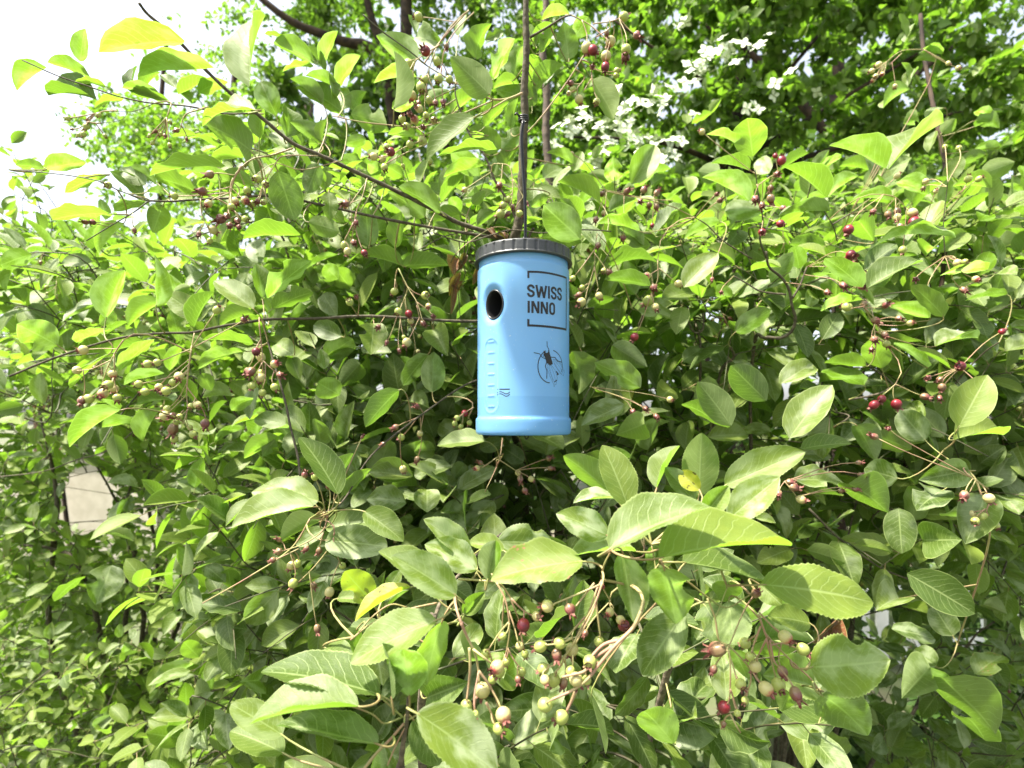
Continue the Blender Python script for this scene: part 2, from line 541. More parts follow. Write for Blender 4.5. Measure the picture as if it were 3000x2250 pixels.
# ------------------------------------------------------------------ the fly trap
TX, TY = (1533 - 1500) / F * 0.6, 0.6
def onto(px, py, rad):
    """ray through a photo pixel -> (angle, height over the eye) on the trap's cylinder of that radius"""
    dx, dz = (px - 1500) / F, (HOR - py) / F
    A = dx * dx + 1; B = -2 * (dx * TX + TY); C = TX * TX + TY * TY - rad * rad
    t = (-B - math.sqrt(max(B * B - 4 * A * C, 0))) / (2 * A)
    return math.asin(max(-1, min(1, (dx * t - TX) / rad))), dz * t
def oncyl(ph, z, rad): return (TX + rad * math.sin(ph), TY - rad * math.cos(ph), EYE + z)

trap = empty('fly_trap', (TX, TY, EYE - 0.0125), 'light blue plastic fly trap jar with dark grey screw lid hanging from a branch', 'fly trap')
RB = 0.0504
ph_h, z_h = onto(1441, 891, RB)
ph_c, _ = onto(1437.5, 1100, RB)
ph_c0, _ = onto(1418, 1100, RB); ph_c1, _ = onto(1457, 1100, RB)
CW = RB * (ph_c1 - ph_c0) / 2
z_c0 = onto(1437, 1209, RB)[1]; z_c1 = onto(1437, 992, RB)[1]
ticks = [onto(1435, 750 + q * K, RB)[1] for q in (557, 627, 697, 767, 837, 907, 975)]
HA, HB = 0.0123, 0.0143
def sm(x): x = max(0.0, min(1.0, x)); return x * x * (3 - 2 * x)
def dish(s, t):
    q = math.sqrt((s / 0.0195) ** 2 + (t / 0.0235) ** 2)
    return -0.0062 * sm((1.0 - q) / 0.62)
def disp(ph, z):
    s = RB * (ph - ph_h); t = z - z_h
    d = dish(s, t)
    s = RB * (ph - ph_c)
    if abs(s) < 0.02 and z_c0 - .01 < z < z_c1 + .01:
        zz = max(z_c0 + CW, min(z_c1 - CW, z))
        dist = math.hypot(s, z - zz)
        d -= 0.0006 * sm((CW - dist) / 0.0022)
        d += 0.00025 * math.exp(-((dist - CW - 0.0004) / 0.0011) ** 2)
        if abs(s) < 0.0085:
            for tz in ticks:
                if abs(z - tz) < 0.003: d += 0.0007 * math.exp(-((z - tz) / 0.0011) ** 2) * sm((0.0062 - abs(s)) / 0.003)
    return d
prof = [(0.178, 0.0490), (0.1685, 0.0490), (0.1668, 0.0494), (0.1655, 0.0503)]
zz = 0.164
while zz > 0.0085:
    prof.append((zz, RB)); zz -= 0.00075
prof += [(0.0080, RB), (0.0065, 0.0506), (0.0056, 0.0514), (0.0048, 0.0521), (0.0036, 0.0524), (0.000, 0.0524), (-0.005, 0.0524), (-0.0085, 0.0523),
         (-0.0105, 0.0518), (-0.0118, 0.0508), (-0.0125, 0.0490), (-0.0122, 0.044), (-0.0105, 0.041), (-0.0100, 0.02)]
phs = []
a = -math.pi
while a < math.pi - 1e-6:
    phs.append(a)
    a += R(0.8) if -1.25 < a < 0.0 else R(3)
n = len(phs)
mb = MB()
vs = []
for z, r_ in prof:
    for p in phs:
        vs.append(oncyl(p, z, r_ + (disp(p, z) if 0.0085 < z < 0.1655 else 0)))
inside = [((RB * (p - ph_h)) / HA) ** 2 + ((z - z_h) / HB) ** 2 < 1 for z, _ in prof for p in phs]
fs = []
for i in range(len(prof) - 1):
    for k in range(n):
        k2 = (k + 1) % n
        q = (i * n + k, (i + 1) * n + k, (i + 1) * n + k2, i * n + k2)
        if not any(inside[j] for j in q): fs.append(q)
last = (len(prof) - 1) * n
fs.append(tuple(last + k for k in range(n)))
mb.add(vs, fs)
bm_, bnt, bbs, bout = newmat('blue_translucent_plastic')
b = NB(bnt)
oc = b.n('ShaderNodeTexCoord').outputs['Object']
sp = b.n('ShaderNodeSeparateXYZ'); bnt.links.new(oc, sp.inputs[0])
lvl = b.sstep(sp.outputs[2], 0.0405, 0.0400)                       # below: the bait liquid stands behind the wall
blue = b.mix(lvl, c4((0.21, 0.455, 0.755)), c4((0.18, 0.405, 0.70)))
blue = b.mix(b.math('MULTIPLY', b.noise(oc, 25, 4), 0.16), blue, c4((0.24, 0.47, 0.72)))
dust = b.sstep(b.noise(oc, 420, 1), 0.725, 0.77)
blue = b.mix(b.math('MULTIPLY', dust, 0.5), blue, c4((0.6, 0.7, 0.75)))
bnt.links.new(blue, bbs.inputs['Base Color'])
bbs.inputs['Roughness'].default_value = 0.24
bbs.inputs['Subsurface Weight'].default_value = 0.25
bbs.inputs['Subsurface Radius'].default_value = (0.3, 0.7, 1.0)
bbs.inputs['Subsurface Scale'].default_value = 0.006
tr = b.n('ShaderNodeBsdfTranslucent'); bnt.links.new(blue, tr.inputs['Color'])
mx = b.n('ShaderNodeMixShader'); mx.inputs[0].default_value = 0.36
bnt.links.new(bbs.outputs[0], mx.inputs[1]); bnt.links.new(tr.outputs[0], mx.inputs[2]); bnt.links.new(mx.outputs[0], bout.inputs['Surface'])
mb.build('jar_body', bm_, trap)

# entrance hole: black rim, and a tunnel coloured black for the dark inside
M['black'] = plain('black_plastic', (0.012, 0.012, 0.013), 0.35, 0.5, var=0.2, scale=200)
M['ink'] = plain('black_print', (0.010, 0.010, 0.011), 0.5, 0.4, var=0.1, scale=200)
M['lid'] = plain('dark_grey_plastic', (0.036, 0.038, 0.040), 0.42, 0.5, col2=(0.028, 0.030, 0.032), scale=260, bump=0.12)
def hole_pt(an, k, inset):
    s = HA * k * math.cos(an); t = HB * k * math.sin(an)
    ph = ph_h + s / RB; z = z_h + t
    return oncyl(ph, z, RB + dish(HA * 1.02 * math.cos(an), HB * 1.02 * math.sin(an)) - inset)
mb = MB()
NR = 56
loops = [(1.10, -0.0002), (1.08, -0.0016), (1.0, -0.0020), (0.96, -0.0012), (0.95, 0.004), (0.90, 0.016), (0.86, 0.030)]
vs = [hole_pt(2 * math.pi * k / NR, kk, ii) for kk, ii in loops for k in range(NR)]
fs = [(i * NR + k, i * NR + (k + 1) % NR, (i + 1) * NR + (k + 1) % NR, (i + 1) * NR + k) for i in range(len(loops) - 1) for k in range(NR)]
fs.append(tuple((len(loops) - 1) * NR + k for k in range(NR)))  # black end cap painted in place of the shade inside the jar
mb.add(vs, fs)
mb.build('entrance_tunnel', M['black'], trap)

# lid: screw cap with gripping grooves every 12.4 degrees
mb = MB()
RIB = 29; SUB = 10
NL = RIB * SUB
lp = [(0.1735, 0.0496, 0), (0.1735, 0.0530, 0), (0.1738, 0.0537, 0), (0.1746, 0.0540, 0), (0.1754, 0.0537, 0), (0.1760, 0.0531, 1), (0.1764, 0.0531, 1), (0.1848, 0.0529, 1), (0.1852, 0.0529, 1), (0.1860, 0.0528, 0),
      (0.1870, 0.0522, 0), (0.1875, 0.0510, 0), (0.1875, 0.0490, 0), (0.1862, 0.0340, 0), (0.1862, 0.010, 0)]
vs = []
for z, r_, rb in lp:
    for k in range(NL):
        ph = 2 * math.pi * k / NL + R(-11.8)
        rr_ = r_ - (0.0012 if rb and k % SUB in (0, 1) else 0)
        vs.append(oncyl(ph, z, rr_))
fs = [(i * NL + k, i * NL + (k + 1) % NL, (i + 1) * NL + (k + 1) % NL, (i + 1) * NL + k) for i in range(len(lp) - 1) for k in range(NL)]
fs.append(tuple((len(lp) - 1) * NL + k for k in range(NL)))
mb.add(vs, fs)
lid = mb.build('lid', M['lid'], trap)

# print on the jar: letters built as strokes wrapped round the cylinder
RP = RB + 0.00012
def wrap_strokes(name, strokes, mat, to=lambda x, y: (x, y)):
    """strokes: (points, width in photo px, closed); points are photo pixels laid on the cylinder"""
    mb = MB()
    for si, (pts, wd, closed) in enumerate(strokes):
        q = [Vector((*onto(*to(*p), RP), 0)) for p in pts]
        q = [Vector((p.x * RP, p.y, 0)) for p in q]
        dens = []
        for a, c in zip(q, q[1:] + ([q[0]] if closed else [])):
            m = max(1, int((c - a).length / 0.0012))
            dens += [a.lerp(c, i / m) for i in range(m)]
        if not closed: dens.append(q[-1])
        hw = wd * 0.551 / F / 2
        L = len(dens)
        vs = []
        for i, p in enumerate(dens):
            if closed: t0 = (p - dens[i - 1]).normalized(); t1 = (dens[(i + 1) % L] - p).normalized()
            else:
                t0 = (p - dens[max(i - 1, 0)]); t1 = (dens[min(i + 1, L - 1)] - p)
                if t0.length < 1e-9: t0 = t1
                if t1.length < 1e-9: t1 = t0
                t0 = t0.normalized(); t1 = t1.normalized()
            t = (t0 + t1)
            if t.length < 1e-6: t = t1
            t.normalize()
            nn = Vector((-t.y, t.x, 0))
            k = 1 / max(0.5, nn.dot(Vector((-t1.y, t1.x, 0))))
            for s_ in (-1, 1):
                c = p + nn * (s_ * hw * k)
                vs.append(oncyl(c.x / RP, c.y, RP + 0.00002 * (si % 4)))
        fs = [(2 * i, 2 * i + 1, 2 * ((i + 1) % L) + 1, 2 * ((i + 1) % L)) for i in range(L if closed else L - 1)]
        mb.add(vs, fs)
    return mb.build(name, mat, trap, smooth=False)

def arc(cx, cy, rx, ry, a0, a1, n=10):
    return [(cx + rx * math.cos(R(a0 + (a1 - a0) * i / n)), cy + ry * math.sin(R(a0 + (a1 - a0) * i / n))) for i in range(n + 1)]
# letter shapes in a cell 0..w by 0..1 (y up), stroke half-width allowed for
def letter(ch):
    if ch == 'S':
        return 0.62, [[(0.53, 0.70)] + arc(0.31, 0.725, 0.215, 0.205, 0, 180, 9)[1:] + [(0.115, 0.64), (0.20, 0.545), (0.42, 0.46), (0.515, 0.36)] + arc(0.31, 0.275, 0.215, 0.205, 0, -180, 9)[0:] + [(0.095, 0.31)]]
    if ch == 'W':
        return 0.98, [[(0.07, 1), (0.27, 0.0)], [(0.27, 0.0), (0.49, 0.92)], [(0.49, 0.92), (0.71, 0.0)], [(0.71, 0.0), (0.91, 1)]]
    if ch == 'I':
        return 0.26, [[(0.13, 0), (0.13, 1)]]
    if ch == 'N':
        return 0.68, [[(0.11, 0), (0.11, 1)], [(0.13, 0.98), (0.55, 0.02)], [(0.57, 0), (0.57, 1)]]
    if ch == 'O':
        return 0.64, [arc(0.32, 0.72, 0.20, 0.205, 0, 180, 8) + arc(0.32, 0.28, 0.20, 0.205, 180, 360, 8)]
def word(txt, x0, x1, yt0, yt1, yb0, yb1, wd):
    cells = [letter(c) for c in txt]
    gap = 0.045
    tot = sum(c[0] for c in cells) + gap * (len(cells) - 1)
    u = 0; out = []
    a0 = onto(*cpx(5, x0, yt0), RP)[0]; a1 = onto(*cpx(5, x1, yt1), RP)[0]
    def at(ux, v):
        f = ux / tot
        ph = a0 + (a1 - a0) * f
        # back to a photo column for that angle, rows interpolated along the same column
        t = TY - RP * math.cos(ph); px = 1500 + (TX + RP * math.sin(ph)) / t * F
        fx = (px - cpx(5, x0, 0)[0]) / (cpx(5, x1, 0)[0] - cpx(5, x0, 0)[0])
        top = yt0 + (yt1 - yt0) * (0.35 * fx + 0.65 * fx * fx); bot = yb0 + (yb1 - yb0) * (0.35 * fx + 0.65 * fx * fx)
        return px, 750 + (bot + (top - bot) * v) * K
    for wdt, st in cells:
        for s_ in st:
            sq = s_
            pts = [at(u + x, y) for x, y in sq]
            out.append((pts, wd, False if len(s_) != 18 else True))
        u += wdt + gap
    return out
wrap_strokes('lettering', word('SWISS', 1203, 1429, 184, 208, 264, 290, 6.8) + word('INNO', 1203, 1387, 290, 305, 368, 384, 6.8), M['ink'])
def c5(*pts): return [cpx(5, x, y) for x, y in pts]
wrap_strokes('bracket_frame', [
    (c5((1212, 143), (1212, 102), (1270, 103), (1330, 109), (1400, 124), (1458, 143), (1458, 300), (1457, 478)), 6.0, False),
    (c5((1212, 408), (1212, 450), (1270, 452), (1330, 457), (1400, 466), (1459, 478)), 6.6, False)], M['ink'])
# fly emblem
fly = [(c5(*arc(1353, 715, 79, 107, -75, 20, 12)), 2.6, False), (c5(*arc(1353, 715, 79, 107, 55, 70, 3)), 2.6, False), (c5(*arc(1353, 715, 79, 107, 92, 250, 20)), 2.8, False),
       (c5((1247, 626), (1285, 634), (1300, 655), (1325, 668)), 2.2, False), (c5((1333, 553), (1334, 585), (1345, 606), (1350, 640)), 2.2, False),
       (c5((1312, 614), (1318, 632), (1330, 645)), 3.0, False), (c5((1308, 652), (1318, 640)), 2, False), (c5((1343, 610), (1338, 632)), 2, False),
       (c5((1350, 655), (1385, 657), (1400, 680), (1427, 688)), 2.6, False), (c5((1330, 690), (1322, 715), (1333, 745), (1331, 795)), 2.6, False),
       (c5((1378, 838), (1379, 848)), 1.5, False), (c5((1392, 748), (1408, 768)), 4.0, False), (c5((1398, 760), (1402, 772)), 4.0, False)]
body = []
for k in range(9):                                   # thorax as close strokes
    t = k / 8
    body.append((c5((1318 + 18 * t * 0.6, 640 + 60 * t - 8), (1352 + 18 * t * 0.8 - 8 * (t > .6) * t, 636 + 60 * t)), 3.6, False))
body += [(c5((1318, 630), (1334, 665), (1352, 698)), 11, False), (c5((1336, 626), (1350, 660), (1362, 704)), 11, False), (c5((1328, 640), (1345, 680), (1360, 705)), 12, False), (c5((1316, 624), (1322, 634)), 6, False)]
wing = [(c5((1338, 702), (1336, 735), (1352, 780), (1378, 836), (1392, 832), (1400, 790), (1385, 740), (1362, 708)), 1.0, True),
        (c5((1348, 712), (1360, 770), (1384, 828)), 0.8, False), (c5((1358, 712), (1376, 760), (1390, 818)), 0.8, False), (c5((1342, 720), (1356, 765), (1372, 806)), 0.8, False),
        (c5((1372, 670), (1400, 672), (1424, 700), (1447, 748), (1440, 776), (1418, 760), (1386, 712)), 1.0, True),
        (c5((1380, 676), (1412, 715), (1440, 768)), 0.8, False), (c5((1388, 674), (1420, 704), (1443, 752)), 0.8, False), (c5((1378, 690), (1404, 735), (1428, 764)), 0.8, False)]
emb = wrap_strokes('fly_emblem', fly + body, M['ink'])
M['ink_thin'] = plain('grey_print', (0.05, 0.10, 0.16), 0.5, 0.4, var=0.1, scale=200)
wrap_strokes('fly_wings', wing, M['ink_thin'])
wrap_strokes('level_mark', [(c5((1010, 864), (1092, 863)), 3.0, False),
    (c5((1009, 888), (1020, 881), (1034, 879), (1050, 886), (1066, 894), (1080, 891), (1092, 881)), 2.3, False),
    (c5((1009, 902), (1020, 894), (1034, 893), (1050, 900), (1066, 909), (1080, 906), (1092, 895)), 2.3, False)], M['ink'])
# hanger: doubled flat wire from the lid up to the tie on the branch
mb = MB()
wp = [(1532, 352), (1526, 400), (1529, 480), (1535, 570), (1537, 640), (1537, 712)]
mb.tube(smooth_line([P(x, y, 0.596) for x, y in wp]), 0.0011, 6)
mb.tube(smooth_line([P(x + 4.5, y, 0.597) for x, y in wp]), 0.0009, 6)
mb.box((P(1539, 702, 0.598)), (0.005, 0.004, 0.004))
mb.build('hanger_wire', M['black'], trap)
mb = MB()
tc_ = P(1534, 348, 0.606)
for dz in (-0.0022, 0.0, 0.0022):
    mb.tube([tc_ + Vector((0.0052 * math.cos(a_), 0.0052 * math.sin(a_), dz + 0.001 * math.sin(a_))) for a_ in [2 * math.pi * k / 14 for k in range(15)]], 0.0013, 6)
mb.tube([tc_ + Vector((-0.004, -0.004, 0.0)), tc_ + Vector((-0.008, -0.006, 0.003)), tc_ + Vector((-0.010, -0.006, 0.001))], 0.0012, 5)
mb.build('cable_tie', M['black'], trap)

# ------------------------------------------------------------------ shrubs
class Shrub:
    def __init__(s, loc, label, cap=300, name='serviceberry_shrub', cat='shrub', lo=(0.85, 0)):
        s.root = empty(name, loc, label, cat, 'serviceberry shrubs')
        s.cap = cap
        s.samples = []                 # branch points, for joining twigs
        s.recs = []                    # leaves: (priority, matrix, lod, proto index, material key, stuff key)
        s.berries = []                 # (priority, matrix, kind, stalk index)
        s.twigs = MB(); s.pet = MB()
        s.kd = None
        s.defer = []
    def branch(s, pts, r0, r1, mat='bark', step=5, wob=0.0, name='branch', sides=7):
        q = smooth_line(pts, step)
        if wob:
            q = [q[0]] + [p + Vector((random.gauss(0, wob), random.gauss(0, wob), random.gauss(0, wob))) for p in q[1:-1]] + [q[-1]]
        n = len(q)
        rad = [(r0 + (r1 - r0) * i / (n - 1)) * (1 + 0.10 * math.sin(i * 2.3)) for i in range(n)]
        mb = MB(); mb.tube(q, rad, sides)
        o = mb.build(name, M[mat], s.root)
        for a, b in zip(q, q[1:]):
            m = max(1, int((b - a).length / 0.012))
            s.samples += [a.lerp(b, i / m) for i in range(m)]
        s.kd = None
        return o
    def near(s, p):
        if s.kd is None:
            s.kd = KDTree(len(s.samples))
            for i, q in enumerate(s.samples): s.kd.insert(q, i)
            s.kd.balance()
        co, i, d = s.kd.find(p)
        return Vector(co), d
    def join(s, p, d0, r0, r1, sides=4, seg=5, mat=0, mb=None):
        """curved twig from p (heading d0) back to the nearest branch"""
        q, d = s.near(p)
        c1 = p + d0 * (d * 0.4)
        c2 = q + (p - q) * 0.25 + Vector((0, 0, d * 0.12))
        pts = []
        for i in range(seg + 1):
            t = i / seg
            pts.append(p * (1 - t) ** 3 + c1 * 3 * t * (1 - t) ** 2 + c2 * 3 * t * t * (1 - t) + q * t ** 3)
        (mb or s.twigs).tube(pts, [r0 + (r1 - r0) * i / seg for i in range(seg + 1)], sides, False)
        return pts
    def finish(s):
        s.kd = None
        for a, k in s.defer: hang_berries(s, *a, **k)
        s.recs.sort(key=lambda r: -r[0])
        for r in s.recs[:s.cap]:
            pr, Mx, lod, pi, mk, sk = r
            link('leaf', proto_mesh(lod[pi % len(lod)], M[mk]), s.root, matrix=Mx)
        rest = s.recs[s.cap:]
        for sk in sorted({r[5] for r in rest}):
            mass('leaves', [(np.array(r[1]), r[3]) for r in rest if r[5] == sk], LO, M[sk], s.root)
        if s.pet.v: s.pet.build('petioles', M['petiole'], s.root, kind='stuff')
        if s.twigs.v: s.twigs.build('twigs', M['green_shoot'], s.root, kind='stuff')

def add_leaf(sh, B, axis, normal, W, L, lod, pi, mk, sk, pri=None):
    Mx = frame(B, axis, normal, W, L)
    if pri is None:
        c = B + Vector(axis).normalized() * L * 0.5
        if c.y < 0.1: return
        x, y = proj(c)
        vis = 60 < x < 2940 and 45 < y < 2205
        pri = (L * F / c.y) if vis else 0.001
    sh.recs.append((pri, Mx, lod, pi, mk, sk))

def traced(sh, crop, rows, lo, hi, mk='leaf', sk='leaf_s', lod=MD, real=0.056, petiole=True):
    """leaves seen one by one: base and tip in the photo, apparent width; distance from their natural length"""
    for row in rows:
        bx, by, tx, ty, wd = row[:5]
        opt = row[5] if len(row) > 5 else {}
        k = CROP[crop][2]
        b0 = cpx(crop, bx, by); t0 = cpx(crop, tx, ty); wpx = wd * k
        lpx = math.hypot(b0[0] - t0[0], b0[1] - t0[1])
        nat = max(lpx, wpx / 0.60)
        d = opt.get('d') or max(lo, min(hi, real * random.uniform(0.92, 1.08) * F / nat))
        dd = opt.get('dd', random.uniform(-0.25, 0.25)) * lpx * d / F
        if lpx < wpx / 0.60: dd = opt.get('s', random.choice((-1, 1))) * math.sqrt(max(0, (wpx / 0.60) ** 2 - lpx ** 2)) * d / F * 0.8
        Bp = P(*b0, d); Tp = P(*t0, d + dd)
        ax = Tp - Bp; L = ax.length
        a = ax.normalized()
        mid = (Bp + Tp) / 2
        v = (Vector((0, 0, EYE)) - mid).normalized()
        v = (v - a * v.dot(a)).normalized()
        W = wpx * d / F
        Wn = 0.56 * L
        rho = math.acos(max(0.25, min(1, W / Wn))) if W < Wn else 0
        rho = opt.get('roll', rho)
        W = W / max(0.3, math.cos(rho))
        sgn = 1 if v.z >= 0 else -1
        if 'flip' in opt: sgn *= -1
        base_n = v * sgn
        sd = a.cross(base_n)
        n1 = base_n * math.cos(rho) + sd * math.sin(rho)
        n2 = base_n * math.cos(rho) - sd * math.sin(rho)
        n = n1 if n1.z > n2.z else n2
        add_leaf(sh, Bp, a, n, W, L, lod, opt.get('p', random.randrange(len(lod))), opt.get('m', mk), sk, pri=1e5 + lpx)
        if petiole:
            e = Bp - a * 0.009 + Vector((0, 0, -0.002))
            q, dist = sh.near(e)
            if dist < 0.09:
                pts = []
                c1 = e - a * min(0.012, dist * 0.4); 
                for i in range(7):
                    t = i / 6
                    pts.append(Bp * (1 - t) ** 3 + e * 3 * t * (1 - t) ** 2 + (c1 + (q - c1) * 0.4) * 3 * t * t * (1 - t) + q * t ** 3)
                sh.pet.tube([Bp + a * L * 0.02] + pts, [0.0004] + [0.00055 + 0.0003 * i / 6 for i in range(7)], 5, False)

def berry_group(sh, *a, **k):
    sh.defer.append((a, k))                                  # hung once the twigs have grown

def hang_berries(sh, crop, d, lines, berries, jit=0.012, r0=0.0009):
    """lines: stalk polylines (crop px); berries: (x, y, radius px, kind)"""
    r0 *= 0.68
    k = CROP[crop][2]
    comps = []                                               # [mesh, sample points, berries] of each separate stalk
    for ln in lines:
        dj = 0
        pts = []
        for x, y in ln:
            pts.append(P(*cpx(crop, x, y), d + dj)); dj += random.uniform(-0.004, 0.004)
        q = smooth_line(pts, 5)
        near = None
        for c in comps:
            if min((u - v).length for u in q[::2] for v in c[1]) < 0.007: near = c; break
        if near is None:
            near = [MB(), [], []]; comps.append(near)
            if sh.near(q[0])[1] < 0.2: sh.join(q[0], (q[0] - q[1]).normalized(), r0, r0 * 1.4, mb=near[0])
        near[0].tube(q, [r0 * (1.15 - 0.45 * i / (len(q) - 1)) for i in range(len(q))], 6)
        near[1] += q
    for row in berries:
        x, y, r = row[:3]; kind = row[3] if len(row) > 3 else 'g'
        dj = d + random.uniform(-jit, jit)
        rw = r * k * dj / F
        c = P(*cpx(crop, x, y), dj)
        best = None
        for cm in comps:
            for q in cm[1]:
                sc = (q - c).length - 0.8 * (q.z - c.z)
                if best is None or sc < best[0]: best = (sc, q, cm)
        if best is None or (best[1] - c).length > 0.042:
            q, dist = sh.near(c + Vector((0, 0, 0.014)))
            if best is None or dist < (best[1] - c).length:
                cm = [MB(), [], []]; comps.append(cm); best = (0, q, cm)
        q, cm = best[1], best[2]
        up = (q - c)
        ln = up.length
        zax = (up.normalized() + Vector((random.gauss(0, .25), random.gauss(0, .25), random.gauss(0, .15)))).normalized()
        if kind == 'c': zax = (zax + Vector((0, random.uniform(0, .8), 0.2))).normalized()
        top = c + zax * rw * 0.95
        m1 = top + zax * ln * 0.35; m2 = q.lerp(top, 0.3)
        pts = [top * (1 - t) ** 3 + m1 * 3 * t * (1 - t) ** 2 + m2 * 3 * t * t * (1 - t) + q * t ** 3 for t in [i / 6 for i in range(7)]]
        cm[0].tube(pts, [0.0005 + 0.0001 * (i == 0) for i in range(7)], 5)
        xa = zax.orthogonal().normalized(); ya = zax.cross(xa)
        an = random.uniform(0, 6.28)
        xa, ya = xa * math.cos(an) + ya * math.sin(an), ya * math.cos(an) - xa * math.sin(an)
        e1, e2 = random.uniform(.93, 1.05), random.uniform(.95, 1.12)
        Mx = Matrix(((xa.x * rw, ya.x * rw * e1, zax.x * rw * e2, c.x), (xa.y * rw, ya.y * rw * e1, zax.y * rw * e2, c.y), (xa.z * rw, ya.z * rw * e1, zax.z * rw * e2, c.z), (0, 0, 0, 1)))
        cm[2].append((Mx, kind))
    for m_, sp, bs in comps:
        if not m_.v: continue
        st = m_.build('berry_stalk', M['stalk'], sh.root)
        for Mx, kind in bs:
            link('berry', random.choice(BERRY[kind]), st, matrix=Mx)

def lines(crop, rows, d0, d1):
    n = len(rows)
    return [P(*cpx(crop, *r[:2]), d0 + (d1 - d0) * i / max(1, n - 1)) for i, r in enumerate(rows)]

UPV = Vector((0, 0, 1))
def blocked(c, extra=0.0):
    x, y = proj(c)
    if ((x - 258) / 72) ** 2 + ((y - 1462) / 95) ** 2 < random.uniform(.6, 1.25): return True      # the gap that shows the wall
    if c.y < 0.70 and 1345 < x < 1725 and 655 < y < 1320: return True
    return False

def shoots(sh, box, d0, d1, n, leafL, mk=('leaf',), sk='leaf_s', lod=MD, upw=0.8, out=0.35, nl=(5, 9), berry=0.055, keep=None, dirs=None, dpow=1.0, top=None):
    """leafy shoots spread through a volume given by a photo box and a range of distances"""
    x0, y0, x1, y1 = box
    for _ in range(n):
        px = random.uniform(x0, x1); py = random.uniform(y0, y1); d = d0 + (d1 - d0) * random.random() ** dpow
        O = P(px, py, d)
        if keep and not keep(px, py): continue
        if _ % 20 == 19: sh.kd = None
        dv = Vector((random.gauss(0, .6), -0.25 + random.gauss(0, .5), random.gauss(0.25, .5)))
        if dirs: dv += Vector(dirs)
        dv.normalize()
        Ls = random.uniform(0.07, 0.15) * leafL / 0.05
        k = random.randint(*nl)
        sag = Vector((0, 0, -0.15 * Ls))
        pts = [O + dv * Ls * t + sag * t * t for t in (0, .33, .66, 1.0)]
        if blocked(O) or blocked(pts[-1]): continue
        sh.twigs.tube(pts, [0.0011, 0.0009, 0.0008, 0.0006], 4, False)
        jp = sh.join(O, -dv, 0.0011, 0.0017)
        sh.samples += jp[1:-1] + [O, pts[1], pts[2]]
        an = random.uniform(0, 6.28)
        key = random.choice(mk)
        skey = {'leaf': 'leaf_s', 'fresh': 'fresh_s', 'mildew': 'fresh_s'}[key] if sk is None else sk
        for i in range(k):
            t = (i + 0.6) / k
            p = O + dv * Ls * t + sag * t * t
            an += 2.4
            sd = dv.orthogonal().normalized()
            sd = (Quaternion(dv, an) @ sd)
            ld = (dv * random.uniform(0.25, 0.8) + sd * random.uniform(0.6, 1.0) + Vector((0, 0, -0.15))).normalized()
            nn = UPV * upw + Vector((0, -out, 0)) + Vector((random.gauss(0, .32), random.gauss(0, .32), random.gauss(0, .32)))
            L = leafL * random.uniform(0.75, 1.18); W = L * random.uniform(0.46, 0.62)
            Bp = p + ld * 0.010
            cc = Bp + ld * L * 0.6
            if blocked(Bp) or blocked(cc) or cc.y < d0 - 0.04: continue
            if top is not None and proj(Bp + ld * L)[1] < top + 60 * math.sin(cc.x * 23 + cc.y * 9): continue
            add_leaf(sh, Bp, ld, nn, W, L, lod, random.randrange(30), key, skey)
            sh.pet.tube([p, Bp + ld * L * 0.03], [0.0006, 0.0005], 3, False)
        if random.random() < berry:
            wild_berries(sh, pts[1], leafL / 0.05)

BCOUNT = [0]
def wild_berries(sh, a, sc=1.0):
    drop = Vector((random.gauss(0, .35), random.gauss(-.25, .3), -1)).normalized()
    ln = random.uniform(0.03, 0.055)
    line = [a + drop * ln * t + Vector((0, 0, 0.004 * math.sin(3 * t))) for t in (0, .33, .66, 1)]
    if blocked(line[-1]) or blocked(line[1]): return
    mb = MB(); mb.tube(line, [0.0008, 0.0007, 0.0006, 0.0005], 4, False)
    bs = []
    for i in range(random.randint(3, 6)):
        q = line[random.choice((1, 2, 3))]
        c = q + Vector((random.gauss(0, .011), random.gauss(0, .011), -random.uniform(0.006, 0.02)))
        if blocked(c): continue
        zax = (q - c).normalized()
        mb.tube([c, q], [0.0005, 0.0004], 3, False)
        kind = random.choices('gbrc', (5, 2.2, 0.25, 3.5))[0]
        rw = random.uniform(0.0024, 0.0036)
        xa = zax.orthogonal().normalized(); ya = zax.cross(xa)
        bs.append((Matrix(((xa.x * rw, ya.x * rw, zax.x * rw, c.x), (xa.y * rw, ya.y * rw, zax.y * rw, c.y), (xa.z * rw, ya.z * rw, zax.z * rw, c.z), (0, 0, 0, 1))), kind))
    st = mb.build('berry_stalk', M['stalk'], sh.root)
    for Mx, kind in bs:
        link('berry', random.choice(BERRY[kind]), st, matrix=Mx)
        BCOUNT[0] += 1

def limbs(sh, n, box, d0, d1, r0=0.007, r1=0.0018):
    x0, y0, x1, y1 = box
    base = Vector(sh.root.location)
    for i in range(n):
        T = P(random.uniform(x0, x1), random.uniform(y0, y1), random.uniform(d0, d1))
        b = base + Vector((random.uniform(-.08, .08), random.uniform(-.05, .1), -0.02))
        m1 = b.lerp(T, 0.35) + Vector((0, 0.05, 0.25)); m2 = b.lerp(T, 0.72) + Vector((random.uniform(-.06, .06), 0.05, 0.14))
        m1.y = max(m1.y, 0.8)
        sh.branch([b, m1, m2, T], r0, r1, wob=0.006, sides=6)

